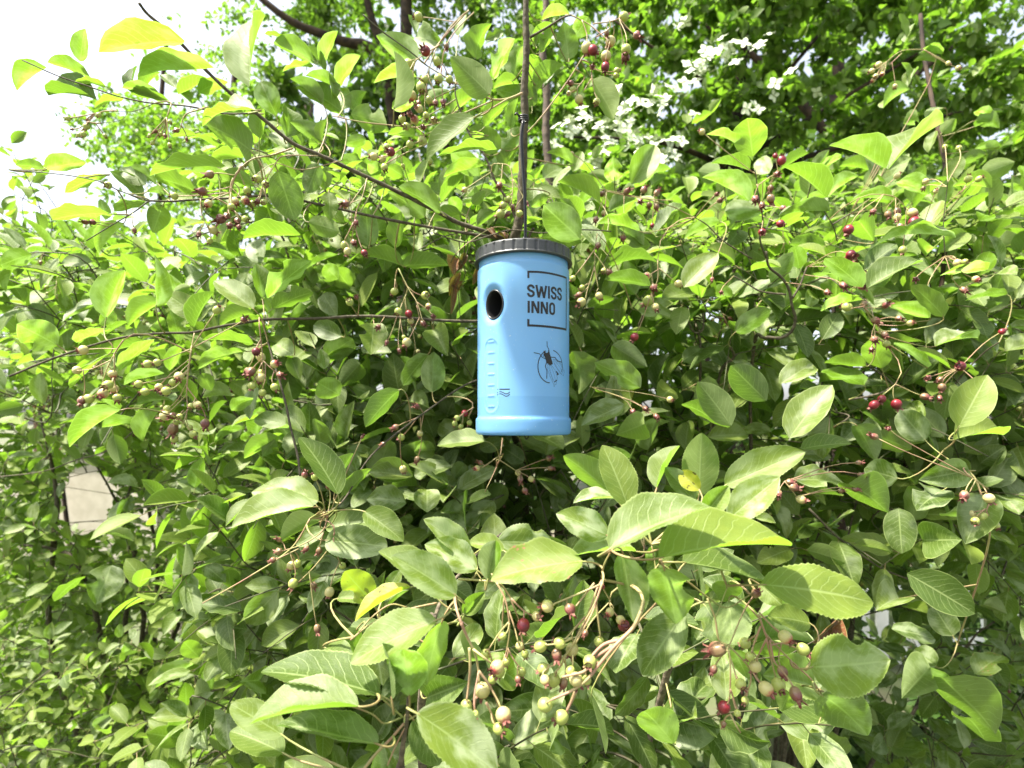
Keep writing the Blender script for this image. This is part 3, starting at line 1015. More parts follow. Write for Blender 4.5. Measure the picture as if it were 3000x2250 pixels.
# ---- the tall shrub that carries the trap
main = Shrub((P(1520, 3750, 1.0).x, 1.0, 0), 'tall serviceberry shrub whose upright dark stem carries the blue jar')
stem = [(1195, 60), (1200, 250), (1195, 450), (1185, 600), (1190, 760), (1180, 900), (1175, 1100), (1168, 1300), (1148, 1450), (1125, 1540)]
sp_ = [P(1545, -260, 0.60)] + lines(2, stem, 0.615, 0.665) + [P(1497, 800, 0.70), P(1480, 1050, 0.74), P(1500, 1230, 0.90), P(1540, 1480, 1.08), P(1530, 2300, 1.06), P(1520, 3750, 1.0)]
main.branch(sp_, 0.0031, 0.0085)
st2 = [(1325, 60), (1310, 250), (1305, 400), (1330, 600), (1325, 850), (1340, 1050), (1350, 1200), (1362, 1320)]
main.branch([P(1600, -300, 1.2)] + lines(2, st2, 1.2, 1.2) + [P(1630, 800, 1.2), P(1640, 1500, 1.2), P(1560, 3500, 1.05)], 0.0075, 0.0105, mat='bark_stem')
def br(c, rows, d0, d1, w0, w1, mat='bark', sh=None, extra=()):
    dm = (d0 + d1) / 2
    (sh or main).branch(lines(c, rows, d0, d1) + list(extra), w0 * .8 * K * d0 / F / 2, w1 * .8 * K * d1 / F / 2, mat=mat)
jt = P(1478, 700, 0.668)
br(1, [(900, 20), (960, 95), (1090, 200), (1200, 310), (1340, 460), (1500, 610), (1620, 700), (1740, 800), (1900, 930), (2060, 1000), (2212, 1070), (2382, 1150), (2542, 1225), (2832, 1370), (2962, 1440), (3142, 1500)], 0.50, 0.655, 22, 38, extra=[jt])
br(1, [(145, 390), (370, 490), (560, 555), (750, 620), (900, 655), (1000, 670), (1230, 690), (1440, 735), (1650, 735)], 0.50, 0.545, 9, 14)
br(1, [(1000, 670), (890, 715), (830, 725), (740, 718)], 0.51, 0.50, 6, 4)
br(1, [(830, 725), (780, 780), (620, 800)], 0.505, 0.50, 4, 3)
br(1, [(60, 1100), (300, 1120), (500, 1145), (680, 1185), (760, 1230), (960, 1300)], 0.55, 0.58, 9, 10, mat='green_shoot')
br(1, [(960, 1300), (1100, 1305), (1250, 1295), (1480, 1285), (1780, 1270), (2090, 1330), (2500, 1420), (2950, 1500)], 0.58, 0.66, 14, 26, extra=[jt])
br(1, [(560, 1560), (740, 1450), (860, 1380), (960, 1305)], 0.57, 0.58, 8, 12, mat='green_shoot')
br(1, [(1900, 960), (1760, 1005), (1640, 1030), (1560, 1090), (1500, 1180), (1480, 1370)], 0.57, 0.55, 15, 8, mat='stalk')
br(1, [(2060, 1010), (1840, 1010), (1780, 1070), (1720, 1170), (1700, 1210)], 0.58, 0.56, 9, 6, mat='stalk')
br(1, [(2212, 1040), (1960, 1100), (1780, 1060), (1640, 1150)], 0.6, 0.57, 8, 5, mat='stalk')
br(2, [(1225, 240), (1330, 180), (1440, 112), (1490, 98)], 0.615, 0.59, 22, 12)
br(2, [(1205, 860), (1310, 740), (1470, 520), (1570, 360)], 0.625, 0.60, 14, 9, mat='stalk')
br(2, [(1172, 605), (1080, 640), (985, 645), (900, 610), (800, 560), (740, 540)], 0.615, 0.57, 20, 9, mat='stalk')
br(2, [(1080, 640), (960, 710), (860, 765)], 0.605, 0.58, 14, 8, mat='stalk')
br(2, [(985, 650), (800, 730), (650, 790), (480, 825), (330, 812), (130, 790), (-60, 750)], 0.60, 0.56, 12, 9, mat='stalk')
br(2, [(140, 95), (260, 200), (440, 330), (560, 430)], 0.55, 0.58, 12, 9, mat='green_shoot')
br(2, [(740, 540), (745, 640), (830, 870), (930, 1010), (1000, 1180), (1080, 1300), (1130, 1420), (1148, 1470)], 0.64, 0.66, 10, 24)
br(2, [(860, 1500), (760, 1510), (650, 1540), (500, 1620)], 0.65, 0.63, 9, 8)
br(2, [(740, 1650), (800, 1590), (930, 1500), (1000, 1472), (1060, 1475), (1110, 1495)], 0.63, 0.655, 7, 7, mat='stalk')
br(2, [(600, 1510), (800, 1570), (950, 1530), (1100, 1490), (1300, 1510), (1430, 1490), (1620, 1490), (1750, 1500)], 0.64, 0.66, 10, 10)
br(2, [(1205, 1560), (1230, 1500), (1248, 1480)], 0.665, 0.655, 24, 22)
br(4, [(60, 780), (300, 680), (500, 610), (700, 550), (870, 515), (1070, 500), (1250, 495), (1410, 460), (1600, 430), (1750, 410), (2060, 405), (2400, 390), (2900, 420), (3250, 440)], 0.55, 0.70, 17, 26, extra=[P(1485, 1010, 0.735)])
br(4, [(1700, 420), (1760, 640), (1805, 790), (1850, 950), (1880, 1100), (1930, 1300), (1945, 1430)], 0.62, 0.58, 16, 20)
br(4, [(1260, 500), (1240, 600), (1215, 760), (1210, 900), (1215, 1000), (1180, 1090)], 0.56, 0.54, 10, 7, mat='stalk')
br(5, [(-200, 1700), (0, 1600), (150, 1350), (270, 1220), (450, 1080), (560, 1000), (760, 860), (900, 800)], 0.52, 0.72, 14, 16, extra=[P(1482, 1100, 0.75)])
br(5, [(-900, 2250), (-600, 2080), (-330, 1900), (-200, 1700)], 0.52, 0.52, 10, 15, mat='stalk')
br(5, [(370, 80), (440, 220), (490, 300), (530, 430)], 0.62, 0.60, 9, 5, mat='petiole')
br(5, [(1045, 1180), (1020, 1330), (930, 1530)], 0.68, 0.64, 12, 6, mat='stalk')
limbs(main, 8, (250, 750, 1750, 2000), 0.95, 1.4)
limbs(main, 5, (700, 430, 1500, 700), 0.9, 1.2)

L_ = {'roll': 0.3}
traced(main, 1, [
 (1190, 270, 640, 340, 160, {'p': 0}), (1380, 440, 890, 440, 95), (1620, 555, 1720, 100, 140, {'p': 1}), (1625, 975, 1330, 800, 225, {'p': 6}),
 (1650, 715, 1300, 790, 60), (1680, 890, 1710, 690, 95), (1860, 885, 1850, 670, 95), (2085, 915, 1880, 790, 120), (2090, 675, 1880, 510, 85), (2210, 720, 1940, 560, 170),
 (2030, 390, 1770, 280, 115), (2085, 420, 2190, 200, 80), (1860, 245, 1715, 220, 42), (2030, 430, 1830, 465, 45), (2180, 570, 1980, 490, 75), (2050, 420, 2060, 300, 60),
 (2110, 460, 1990, 300, 60), (2130, 480, 2170, 640, 80), (575, 490, 320, 385, 80), (520, 395, 540, 185, 95), (300, 440, 110, 590, 100), (680, 555, 480, 545, 55), (800, 635, 610, 710, 60),
 (1040, 620, 790, 570, 65), (1110, 670, 850, 610, 62), (930, 590, 1040, 470, 65), (1140, 570, 1040, 470, 65), (1160, 610, 1360, 490, 70), (1240, 650, 1160, 600, 60), (1290, 600, 1480, 530, 62),
 (300, 1100, 555, 1050, 110), (280, 1085, 100, 1070, 80), (690, 1140, 420, 1250, 95), (940, 1200, 780, 1085, 100), (1270, 1240, 1000, 1150, 115), (950, 1310, 740, 1370, 95),
 (1050, 1340, 990, 1510, 135), (705, 1385, 340, 1425, 90), (800, 1450, 640, 1650, 90), (1500, 1180, 1240, 1110, 100), (1640, 1190, 1440, 1130, 90), (1360, 1040, 1240, 1030, 90),
 (1940, 1520, 1580, 1510, 95), (2000, 1440, 2200, 1500, 130), (2130, 1250, 2140, 1430, 110), (1880, 960, 1760, 860, 110), (1660, 730, 1440, 740, 60), (1560, 690, 1430, 630, 40)],
 0.44, 0.62, mk='fresh', sk='fresh_s')
traced(main, 1, [(1790, 750, 1690, 530, 150, {'flip': 1, 'm': 'mildew'}), (620, 645, 315, 620, 58, {'flip': 1}), (860, 600, 890, 430, 55), (930, 1265, 725, 1110, 120), (1455, 1080, 970, 1140, 85, {'m': 'mildew'}),
 (1800, 1110, 1910, 1430, 215, {'p': 0, 'roll': 0}), (2090, 915, 2120, 770, 60, {'m': 'mildew'}), (1640, 1010, 1360, 1030, 60, {'m': 'mildew'}), (2060, 1060, 1990, 1250, 120), (2060, 930, 2000, 930, 60, {'m': 'mildew'}),
 (1100, 1270, 950, 1245, 50), (1010, 1180, 850, 1080, 60)], 0.46, 0.62)
traced(main, 2, [
 (340, 700, 340, 330, 100), (480, 500, 210, 540, 50), (870, 375, 960, 150, 80), (1110, 490, 1180, 290, 95), (1250, 620, 1440, 420, 90), (1150, 545, 985, 575, 62), (1170, 620, 1010, 580, 115), (1235, 690, 1210, 520, 95),
 (1475, 380, 1440, 140, 150, {'p': 6}), (1100, 830, 1130, 640, 72), (930, 820, 1085, 660, 90), (715, 750, 880, 610, 82), (930, 1070, 660, 1120, 72), (510, 1180, 560, 1030, 60), (650, 1310, 800, 1130, 72),
 (65, 740, 295, 810, 160, {'p': 6}), (70, 715, 155, 590, 72), (-30, 570, 125, 360, 92), (155, 900, 20, 930, 80), (400, 1140, 300, 1080, 90), (165, 1170, 260, 1060, 90), (60, 690, -60, 610, 120), (1240, 250, 1370, 150, 50),
 (1300, 130, 1480, 90, 60), (760, 230, 800, 90, 70), (930, 880, 780, 900, 60), (310, 850, 180, 860, 60), (480, 880, 300, 870, 60), (1050, 1330, 1160, 1240, 60), (850, 1320, 930, 1240, 70), (1340, 1270, 1230, 1340, 70),
 (1500, 1060, 1330, 990, 62), (1630, 1020, 1680, 940, 52), (260, 1120, 170, 1060, 90), (1290, 330, 1380, 190, 70), (1260, 290, 1200, 160, 60), (1230, 270, 1330, 240, 50)], 0.50, 0.68, mk='fresh', sk='fresh_s')
traced(main, 2, [
 (490, 380, 225, 230, 170, {'m': 'mildew'}), (960, 610, 705, 365, 195, {'p': 0, 'roll': 0}), (490, 240, 640, 270, 170, {'flip': 1}), (985, 510, 1125, 250, 95, {'m': 'mildew'}), (1000, 400, 1150, 300, 115, {'m': 'mildew'}),
 (1300, 530, 1180, 380, 165, {'m': 'mildew'}), (1600, 110, 1510, 245, 115, {'flip': 1}), (1630, 520, 1790, 770, 150, {'p': 3}), (860, 760, 530, 1020, 130, {'m': 'mildew', 'flip': 1}), (1030, 960, 830, 830, 150, {'m': 'mildew'}),
 (1040, 970, 1165, 820, 120, {'m': 'mildew'}), (1000, 970, 610, 1020, 62, {'m': 'mildew'}), (1050, 1110, 1150, 950, 70, {'m': 'mildew'}), (490, 200, 440, 100, 70, {'flip': 1}), (1320, 560, 1470, 430, 80, {'flip': 1}), (1050, 210, 930, 260, 60, {'flip': 1}),
 (540, 1400, 300, 1240, 135), (640, 1370, 370, 1210, 120), (175, 1590, 160, 1340, 145), (350, 1600, 390, 1370, 110, {'m': 'mildew'}), (1545, 1545, 1310, 1330, 220, {'p': 0, 'roll': 0}), (1670, 1310, 1400, 1180, 95, {'m': 'mildew'}),
 (190, 1110, -20, 1040, 100), (690, 1500, 600, 1440, 70), (990, 1370, 880, 1460, 70), (780, 1390, 590, 1470, 80, {'m': 'mildew'}), (580, 640, 700, 590, 90, {'m': 'mildew'}), (330, 700, 480, 640, 90, {'m': 'mildew'}),
 (1300, 1540, 1560, 1570, 110), (830, 830, 900, 1010, 50)], 0.52, 0.70)
traced(main, 4, [
 (370, 575, 110, 440, 210, {'p': 6}), (1300, 390, 1085, 250, 150), (1700, 270, 1660, 50, 115), (1740, 270, 2020, 30, 120), (1160, 550, 1110, 345, 105), (780, 740, 1000, 540, 85), (780, 1000, 450, 1240, 115, {'p': 1}),
 (900, 1080, 660, 1110, 72), (930, 1200, 1050, 980, 92), (1850, 1090, 1650, 1050, 115), (1800, 1170, 1580, 1290, 105), (1780, 1190, 1700, 1300, 85), (1340, 620, 1180, 500, 40), (1740, 400, 1720, 250, 60), (500, 560, 720, 470, 60),
 (1100, 740, 1170, 560, 80), (700, 640, 450, 860, 70), (1120, 240, 1240, 200, 70), (740, 360, 650, 450, 90), (1500, 1000, 1640, 920, 70), (880, 690, 780, 700, 90), (560, 480, 510, 560, 80)], 0.45, 0.72, mk='fresh', sk='fresh_s')
traced(main, 4, [
 (690, 400, 810, 90, 150, {'m': 'mildew', 'p': 1}), (1010, 320, 1000, -10, 95, {'m': 'mildew'}), (1140, 340, 1090, 110, 105, {'m': 'mildew', 'flip': 1}), (1260, 460, 1390, 230, 92), (1640, 340, 1385, 160, 145, {'p': 0}),
 (1770, 340, 2030, 235, 112), (1050, 300, 830, 460, 105, {'m': 'mildew'}), (840, 430, 690, 490, 65), (1640, 570, 1310, 545, 75, {'m': 'mildew'}), (1600, 620, 1285, 710, 115), (1500, 910, 1310, 920, 85), (1660, 840, 1620, 1060, 75),
 (1900, 640, 1790, 570, 135), (1940, 800, 1890, 660, 100), (1370, 870, 1310, 760, 95), (1640, 370, 1420, 460, 90), (930, 560, 650, 620, 100), (880, 580, 760, 720, 110), (1060, 760, 800, 810, 60), (1120, 940, 890, 950, 80),
 (2190, 150, 2100, 60, 110), (2212, 520, 2020, 440, 130), (2100, 730, 2080, 600, 70), (2200, 900, 2060, 820, 160)], 0.46, 0.74)
traced(main, 5, [
 (60, 210, -40, 80, 140, {'m': 'fresh'}), (95, 210, 270, 75, 125), (400, 70, 130, 0, 90), (400, 60, 690, 40, 110), (210, 440, 190, 640, 185, {'m': 'fresh'}), (590, 880, 600, 620, 160, {'p': 0}), (600, 480, 690, 650, 155), (690, 690, 885, 720, 130),
 (370, 870, 155, 1110, 135), (930, 1200, 620, 1230, 115), (620, 1250, 470, 1160, 120), (1160, 1180, 1380, 1290, 110), (1550, 1170, 1320, 1290, 110), (900, 1250, 1060, 1190, 100), (700, 1360, 470, 1450, 115), (440, 1420, 180, 1390, 135),
 (-20, 1520, 180, 1400, 120, {'m': 'mildew'}), (415, 1600, 160, 1570, 135), (650, 1560, 470, 1600, 150), (960, 1670, 1040, 1475, 145, {'m': 'fresh'}), (800, 1560, 640, 1500, 100), (240, 460, 420, 380, 90), (470, 600, 520, 470, 110), (120, 700, -20, 850, 150),
 (560, 640, 400, 840, 120), (320, 980, 420, 1120, 90), (250, 1170, 140, 1230, 80, {'m': 'mildew'}), (640, 1090, 780, 1180, 130), (1180, 1330, 1050, 1240, 120), (830, 860, 880, 960, 70), (500, 900, 430, 1060, 100), (690, 840, 610, 900, 70)], 0.60, 0.86)
traced(main, 10, [
 (1075, 540, 765, 85, 230, {'d': .47, 'p': 0}), (910, 600, 380, 530, 225, {'d': .47, 'p': 2, 'm': 'mildew'}), (870, 650, 215, 820, 190, {'d': .46, 'p': 1}), (1060, 515, 1200, 215, 120), (1120, 560, 1335, 330, 130), (930, 770, 615, 930, 165, {'m': 'mildew'}),
 (990, 820, 1380, 755, 150), (1300, 690, 1610, 930, 215, {'d': .47, 'm': 'fresh', 'p': 1}), (990, 920, 1480, 970, 270, {'d': .5}), (960, 830, 740, 960, 120)], 0.42, 0.56, lod=HI)
traced(main, 10, [(1680, 400, 1325, 380, 180), (1700, 390, 2000, 320, 150), (1340, 640, 1635, 580, 150), (1800, 690, 1800, 480, 220), (1740, 840, 1900, 700, 130), (2190, 860, 1970, 660, 150), (1700, 200, 1880, 180, 150, {'m': 'fresh'}),
 (1890, 130, 2212, 110, 150), (2100, 300, 2000, 450, 140), (1650, 800, 1620, 720, 110), (2000, 480, 2150, 560, 110), (1300, 520, 1180, 530, 120), (1050, 640, 1200, 560, 110), (260, 1510, 0, 1440, 140), (730, 1470, 820, 1640, 130), (500, 1450, 530, 1300, 110),
 (600, 1310, 580, 1480, 40, {'m': 'fresh'}), (430, 1400, 310, 1540, 60, {'m': 'fresh'}), (300, 1590, 60, 1640, 140), (840, 1250, 1100, 1120, 90)], 0.56, 0.80)
traced(main, 7, [(720, 350, 620, 600, 200, {'d': .9}), (540, 420, 350, 580, 90, {'d': 1.0}), (860, 190, 650, 140, 40, {'m': 'fresh', 'd': 1.0}), (1230, 980, 1010, 1110, 100, {'m': 'mildew', 'd': .9}), (1290, 940, 1190, 840, 110, {'m': 'fresh', 'd': .9}),
 (1560, 640, 1300, 590, 120, {'d': .7}), (1600, 760, 1400, 760, 150, {'d': .7}), (1300, 1250, 1110, 1500, 110, {'d': .85}), (1680, 1090, 1550, 1100, 160, {'d': .75}), (620, 1400, 750, 1310, 80, {'d': 1.1}), (1250, 700, 1350, 690, 80, {'d': .8})], 0.6, 1.2)
# dry brown leaves caught beside the jar
def dead(sh, c, rows, d):
    for bx, by, tx, ty, wd in rows:
        b0 = P(*cpx(c, bx, by), d); t0 = P(*cpx(c, tx, ty), d + random.uniform(-.01, .01))
        L = (t0 - b0).length; Wd = wd * K * d / F
        pr = leaf_proto('d%d' % random.randrange(3), 10, 2, 0.8, 0.15, 0.25, twist=random.uniform(-1.5, 1.5), curl=0.8)
        o = link('dead_leaf', proto_mesh(pr, M['dead']), sh.root, matrix=frame(b0, t0 - b0, Vector((random.gauss(0, .3), -1, 0.2)), Wd, L))
        sh.join(b0, (b0 - t0).normalized(), 0.0005, 0.0008)
dead(main, 5, [(760, 20, 730, 130, 60), (810, -10, 750, 100, 50), (770, 110, 700, 260, 45), (740, 200, 710, 380, 40), (790, 160, 750, 240, 30), (880, 80, 850, 190, 45), (720, 130, 760, 220, 35)], 0.67)
dead(main, 2, [(960, 1480, 1010, 1545, 40), (1020, 1520, 1080, 1560, 40), (1075, 1510, 1050, 1560, 30)], 0.66)
# berries seen one by one
berry_group(main, 1, 0.55, [], [(1360, 1130, 28, 'c'), (1310, 1240, 30, 'c'), (1130, 1270, 24), (1350, 1320, 25, 'b'), (1590, 1300, 28, 'b'), (1640, 1320, 22), (1670, 1305, 22, 'c'), (1710, 1310, 22), (1600, 1235, 24), (1720, 1195, 25), (1665, 1160, 26), (700, 1200, 24), (600, 1440, 22, 'c'), (870, 1490, 18, 'c'), (555, 1440, 20, 'c')])
berry_group(main, 1, 0.545, [[(1560, 1090), (1510, 1180), (1480, 1360)], [(1300, 1290), (1310, 1400), (1360, 1490)]], [(1430, 1420, 34, 'c'), (1470, 1400, 26, 'c'), (1525, 1305, 26, 'b'), (1540, 1430, 24, 'c'), (1500, 1340, 24), (1490, 1460, 24, 'c'), (1380, 1490, 28, 'b'), (1360, 1560, 18), (1290, 1515, 20, 'c'), (1590, 1420, 22), (1550, 1470, 18, 'c')])
berry_group(main, 1, 0.50, [[(740, 718), (680, 720), (620, 735)], [(620, 800), (570, 790)]], [(440, 768, 17), (560, 820, 20), (640, 745, 16), (540, 870, 18), (512, 876, 15), (680, 880, 14), (565, 773, 9, 'c'), (468, 838, 9, 'c')], jit=.004)
berry_group(main, 1, 0.51, [[(1110, 680), (1080, 760)], [(1290, 710), (1200, 745), (1170, 830)]], [(1100, 790, 14), (1145, 845, 17, 'c'), (1210, 900, 13, 'c'), (970, 880, 12), (1010, 850, 14, 'c'), (1040, 870, 15), (1070, 880, 14, 'c'), (990, 925, 14), (1100, 940, 14)], jit=.004)
berry_group(main, 2, 0.56, [[(800, 85), (720, 160), (640, 270), (600, 350), (560, 480)], [(860, 80), (740, 200), (670, 320), (650, 430)], [(640, 290), (540, 350), (470, 400)]],
 [(435, 420, 35), (445, 490, 25, 'b'), (410, 590, 32), (455, 620, 33, 'b'), (515, 565, 32), (540, 515, 25), (620, 400, 27), (630, 510, 30), (700, 515, 25), (570, 650, 25), (610, 665, 22, 'c'), (660, 660, 22, 'c'), (505, 705, 25, 'b'), (475, 775, 28, 'b'), (445, 740, 22, 'c'), (395, 770, 24), (420, 820, 25), (550, 750, 22), (600, 780, 25, 'b'), (530, 825, 24, 'c'), (500, 665, 18, 'c'), (545, 330, 33, 'r'), (680, 300, 20, 'c'), (500, 110, 28)])
berry_group(main, 2, 0.565, [[(740, 730), (640, 820), (560, 890)], [(520, 910), (400, 960), (330, 1000)], [(560, 930), (420, 990), (290, 1060)]],
 [(525, 915, 32), (630, 900, 27, 'b'), (320, 985, 28, 'r'), (295, 955, 26), (210, 1015, 25, 'b'), (270, 1030, 22, 'b'), (445, 935, 24), (280, 1085, 24), (400, 1075, 14), (575, 1045, 18)])
berry_group(main, 2, 0.60, [[(1490, 98), (1600, 155), (1680, 220), (1740, 270)], [(1560, 130), (1590, 220), (1590, 290)], [(1630, 155), (1740, 140), (1800, 120)], [(1650, 240), (1740, 180), (1730, 110)]],
 [(1590, 310, 35, 'b'), (1630, 325, 32, 'r'), (1745, 270, 33, 'b'), (1715, 365, 34, 'b'), (1840, 370, 36, 'c'), (1845, 320, 32), (1710, 435, 30, 'r'), (1915, 230, 28, 'c'), (1830, 110, 32), (1720, 215, 20, 'c')])
berry_group(main, 2, 0.62, [[(1620, 440), (1625, 510), (1640, 600)], [(1570, 520), (1520, 580)], [(1620, 510), (1570, 590)]], [(1625, 435, 22, 'c'), (1490, 540, 20, 'c'), (1500, 580, 22), (1540, 645, 28, 'b'), (1655, 660, 24), (1785, 460, 20), (1780, 490, 18), (1475, 605, 16, 'b')])
berry_group(main, 2, 0.63, [[(1010, 1060), (1090, 1080), (1110, 1200), (1100, 1330)], [(1110, 1160), (1170, 1260), (1200, 1310)]], [(1025, 1200, 24, 'c'), (1080, 1290, 20), (1050, 1330, 24), (1030, 1385, 28), (1080, 1385, 22, 'c'), (1155, 1385, 24), (1110, 1340, 18, 'c'), (1200, 1315, 16, 'c'), (800, 1230, 18, 'b')])
berry_group(main, 2, 0.60, [[(130, 1290), (90, 1400), (70, 1550)], [(80, 1440), (20, 1560)]], [(30, 1320, 28, 'c'), (95, 1440, 20, 'c'), (80, 1570, 24, 'c'), (20, 1590, 26), (40, 1630, 24, 'b'), (150, 1640, 22, 'r')])
berry_group(main, 4, 0.53, [[(800, 545), (750, 620), (690, 740), (650, 860), (600, 915)], [(740, 640), (742, 750)], [(710, 680), (600, 730), (540, 740)], [(735, 790), (745, 830)]],
 [(500, 740, 28, 'b'), (730, 765, 28, 'b'), (700, 835, 30), (740, 860, 28, 'b'), (670, 890, 33, 'b'), (575, 925, 32), (530, 935, 26, 'c'), (760, 920, 28), (540, 610, 30, 'b')])
berry_group(main, 4, 0.54, [[(1240, 600), (1220, 760), (1210, 900)], [(1210, 850), (1280, 940)], [(1215, 1000), (1190, 1090)], [(1190, 1000), (1130, 1060)]],
 [(960, 700, 27), (1020, 690, 24), (940, 880, 25), (1030, 850, 25, 'b'), (1075, 875, 28), (1160, 780, 30, 'b'), (1120, 820, 25), (900, 830, 25), (1085, 990, 24), (1070, 1035, 33, 'b'), (1120, 1035, 25, 'c'), (1165, 1040, 20), (1240, 970, 20), (1280, 965, 26, 'b'), (1140, 1080, 20), (1120, 1120, 35, 'c'), (1230, 1110, 18), (1250, 1155, 24), (1130, 1185, 25), (1330, 1085, 30, 'c'), (1405, 350, 25), (1580, 415, 26, 'c')])
berry_group(main, 4, 0.57, [[(1680, 440), (1690, 540), (1700, 640), (1700, 690)], [(1705, 680), (1760, 730), (1800, 760)], [(1720, 690), (1720, 800)]],
 [(1660, 620, 28, 'r'), (1690, 655, 30, 'b'), (1780, 700, 28, 'b'), (1625, 750, 32, 'c'), (1690, 790, 32, 'b'), (1815, 770, 27, 'c'), (1635, 840, 26), (1700, 885, 25), (1780, 850, 26), (1690, 760, 26), (1600, 745, 24, 'c')])
berry_group(main, 5, 0.64, [[(490, 320), (510, 420)], [(490, 300), (560, 350), (590, 380)], [(430, 200), (480, 240), (540, 260)], [(420, 250), (380, 340)], [(350, 150), (345, 215)]],
 [(55, 300, 25), (345, 230, 26), (545, 255, 28), (370, 360, 26), (437, 375, 26, 'r'), (450, 420, 22, 'b'), (530, 435, 22, 'c'), (565, 325, 20, 'b'), (595, 390, 20, 'c'), (425, 560, 30, 'b'), (240, 460, 22, 'c'), (405, 525, 14), (295, 560, 18, 'c'), (375, 610, 16, 'c'), (100, 270, 18, 'c')])
berry_group(main, 5, 0.66, [[(850, 990), (820, 1050)], [(860, 980), (790, 1020)]], [(490, 975, 24, 'c'), (350, 1110, 22, 'c'), (510, 1150, 20, 'b'), (800, 1020, 24, 'r'), (750, 1050, 20), (735, 1085, 20), (775, 1105, 18), (830, 1080, 18), (390, 1175, 22), (400, 1380, 24, 'b'), (490, 1320, 22, 'c'), (270, 1220, 18, 'c')])
berry_group(main, 5, 0.63, [[(1040, 1330), (1130, 1390)], [(1030, 1290), (930, 1360), (900, 1370)]], [(880, 1375, 20, 'b'), (900, 1340, 18, 'c'), (1145, 1405, 20, 'b'), (1160, 1445, 24, 'c'), (1230, 1445, 20, 'b'), (1355, 1375, 20, 'c'), (1345, 1310, 22, 'c'), (1190, 1520, 22, 'c')])
berry_group(main, 10, 0.50, [[(990, 750), (950, 850), (800, 950), (620, 1010)], [(760, 990), (590, 1070)], [(1050, 860), (1020, 960), (900, 1120), (760, 1260)], [(1040, 900), (1060, 1010), (1090, 1090)], [(960, 860), (930, 970)]],
 [(600, 915, 22, 'c'), (600, 1010, 34, 'c'), (550, 1080, 26, 'c'), (700, 1125, 34, 'b'), (750, 1110, 32), (820, 990, 26, 'c'), (925, 1005, 28, 'c'), (1115, 1125, 28), (715, 1270, 38), (880, 1285, 30, 'c'), (1010, 1340, 40, 'b'), (910, 1635, 34, 'c'), (810, 390, 28, 'c'), (890, 410, 28), (1000, 490, 22, 'c'), (1275, 85, 18, 'c')])

shoots(main, (60, 720, 950, 1250), 0.85, 1.6, 180, 0.050, mk=('fresh', 'fresh', 'leaf'), sk=None, berry=.10, top=620)
shoots(main, (820, 560, 1720, 800), 0.82, 1.3, 110, 0.052, mk=('fresh', 'leaf'), sk=None, top=470)
shoots(main, (560, 430, 1150, 620), 0.72, 1.0, 30, 0.034, mk=('fresh',), sk=None, top=330)
shoots(main, (850, 760, 1760, 1750), 0.80, 1.5, 390, 0.060, mk=('leaf',), sk=None, dpow=1.3)
shoots(main, (520, 1300, 1050, 2350), 0.72, 1.2, 130, 0.050, mk=('leaf', 'fresh'), sk=None)
shoots(main, (950, 1650, 1800, 2450), 0.74, 1.3, 190, 0.062, mk=('leaf',), sk=None)

# ---- the right-hand shrub
right = Shrub((P(2300, 3300, 1.15).x, 1.15, 0), 'serviceberry shrub with crooked dark bare branches, red berries and shaded leaves')
RB_ = P(2300, 3300, 1.15)
br(6, [(540, -30), (560, 70), (640, 140), (690, 220), (710, 330), (730, 400), (710, 480), (640, 530), (530, 530)], 0.72, 0.78, 18, 34, sh=right, extra=[P(2210, 1010, 0.82), P(2200, 1300, 0.9), P(2240, 2100, 1.05), RB_])
br(6, [(805, 70), (760, 190), (710, 275)], 0.74, 0.745, 12, 20, sh=right)
br(6, [(330, 130), (420, 180), (510, 230), (670, 250)], 0.74, 0.745, 10, 16, sh=right)
br(6, [(-220, 330), (0, 380), (60, 480), (110, 530), (115, 750)], 0.8, 0.85, 14, 24, sh=right, extra=[P(2060, 1500, 0.95), P(2200, 2400, 1.1)])
br(6, [(135, 370), (130, 480), (75, 500)], 0.81, 0.82, 12, 14, sh=right)
br(6, [(120, 280), (180, 380), (270, 405)], 0.8, 0.8, 10, 14, sh=right)
br(6, [(310, 590), (330, 660), (240, 770)], 0.8, 0.84, 20, 28, sh=right, extra=[P(2080, 1300, 0.92)])
br(6, [(2050, 560), (1960, 620), (1830, 750), (1700, 900), (1480, 1050)], 0.75, 0.85, 10, 18, sh=right, extra=[P(2500, 1500, 0.95), P(2350, 2400, 1.1)])
br(6, [(950, 140), (1060, 220), (1200, 300), (1240, 420), (1250, 540)], 0.75, 0.7, 9, 6, sh=right)
br(6, [(1080, 930), (1200, 910), (1300, 880), (1390, 830)], 0.78, 0.8, 18, 10, sh=right, mat='bark_grey')
br(6, [(980, 1110), (1080, 1040), (980, 1010)], 0.78, 0.8, 16, 12, sh=right)
br(6, [(540, 10), (500, -110), (520, -230), (490, -400), (470, -560)], 0.72, 0.68, 18, 8, sh=right, mat='green_shoot')
br(6, [(450, 20), (260, -100), (160, -200), (60, -260)], 0.73, 0.72, 12, 8, sh=right)
br(3, [(1540, 95), (1560, 330), (1600, 560), (1630, 720), (1690, 1000), (1700, 1200)], 1.2, 1.0, 30, 34, sh=right, mat='bark_far', extra=[P(2750, 900, 0.95), P(2600, 1600, 1.0)])
br(3, [(970, 1455), (1110, 1370)], 0.75, 0.78, 10, 14, sh=right)
br(3, [(850, 1270), (970, 1455), (1000, 1560)], 0.72, 0.74, 8, 10, sh=right, mat='green_shoot')
br(3, [(1700, 1660), (1690, 1450), (1710, 1250), (1720, 1170)], 0.7, 0.68, 9, 6, sh=right, mat='green_shoot')
br(9, [(820, -20), (1000, 160), (1160, 280), (1300, 370), (1450, 430)], 0.8, 0.85, 18, 12, sh=right, extra=[P(2750, 1730, 0.9)])
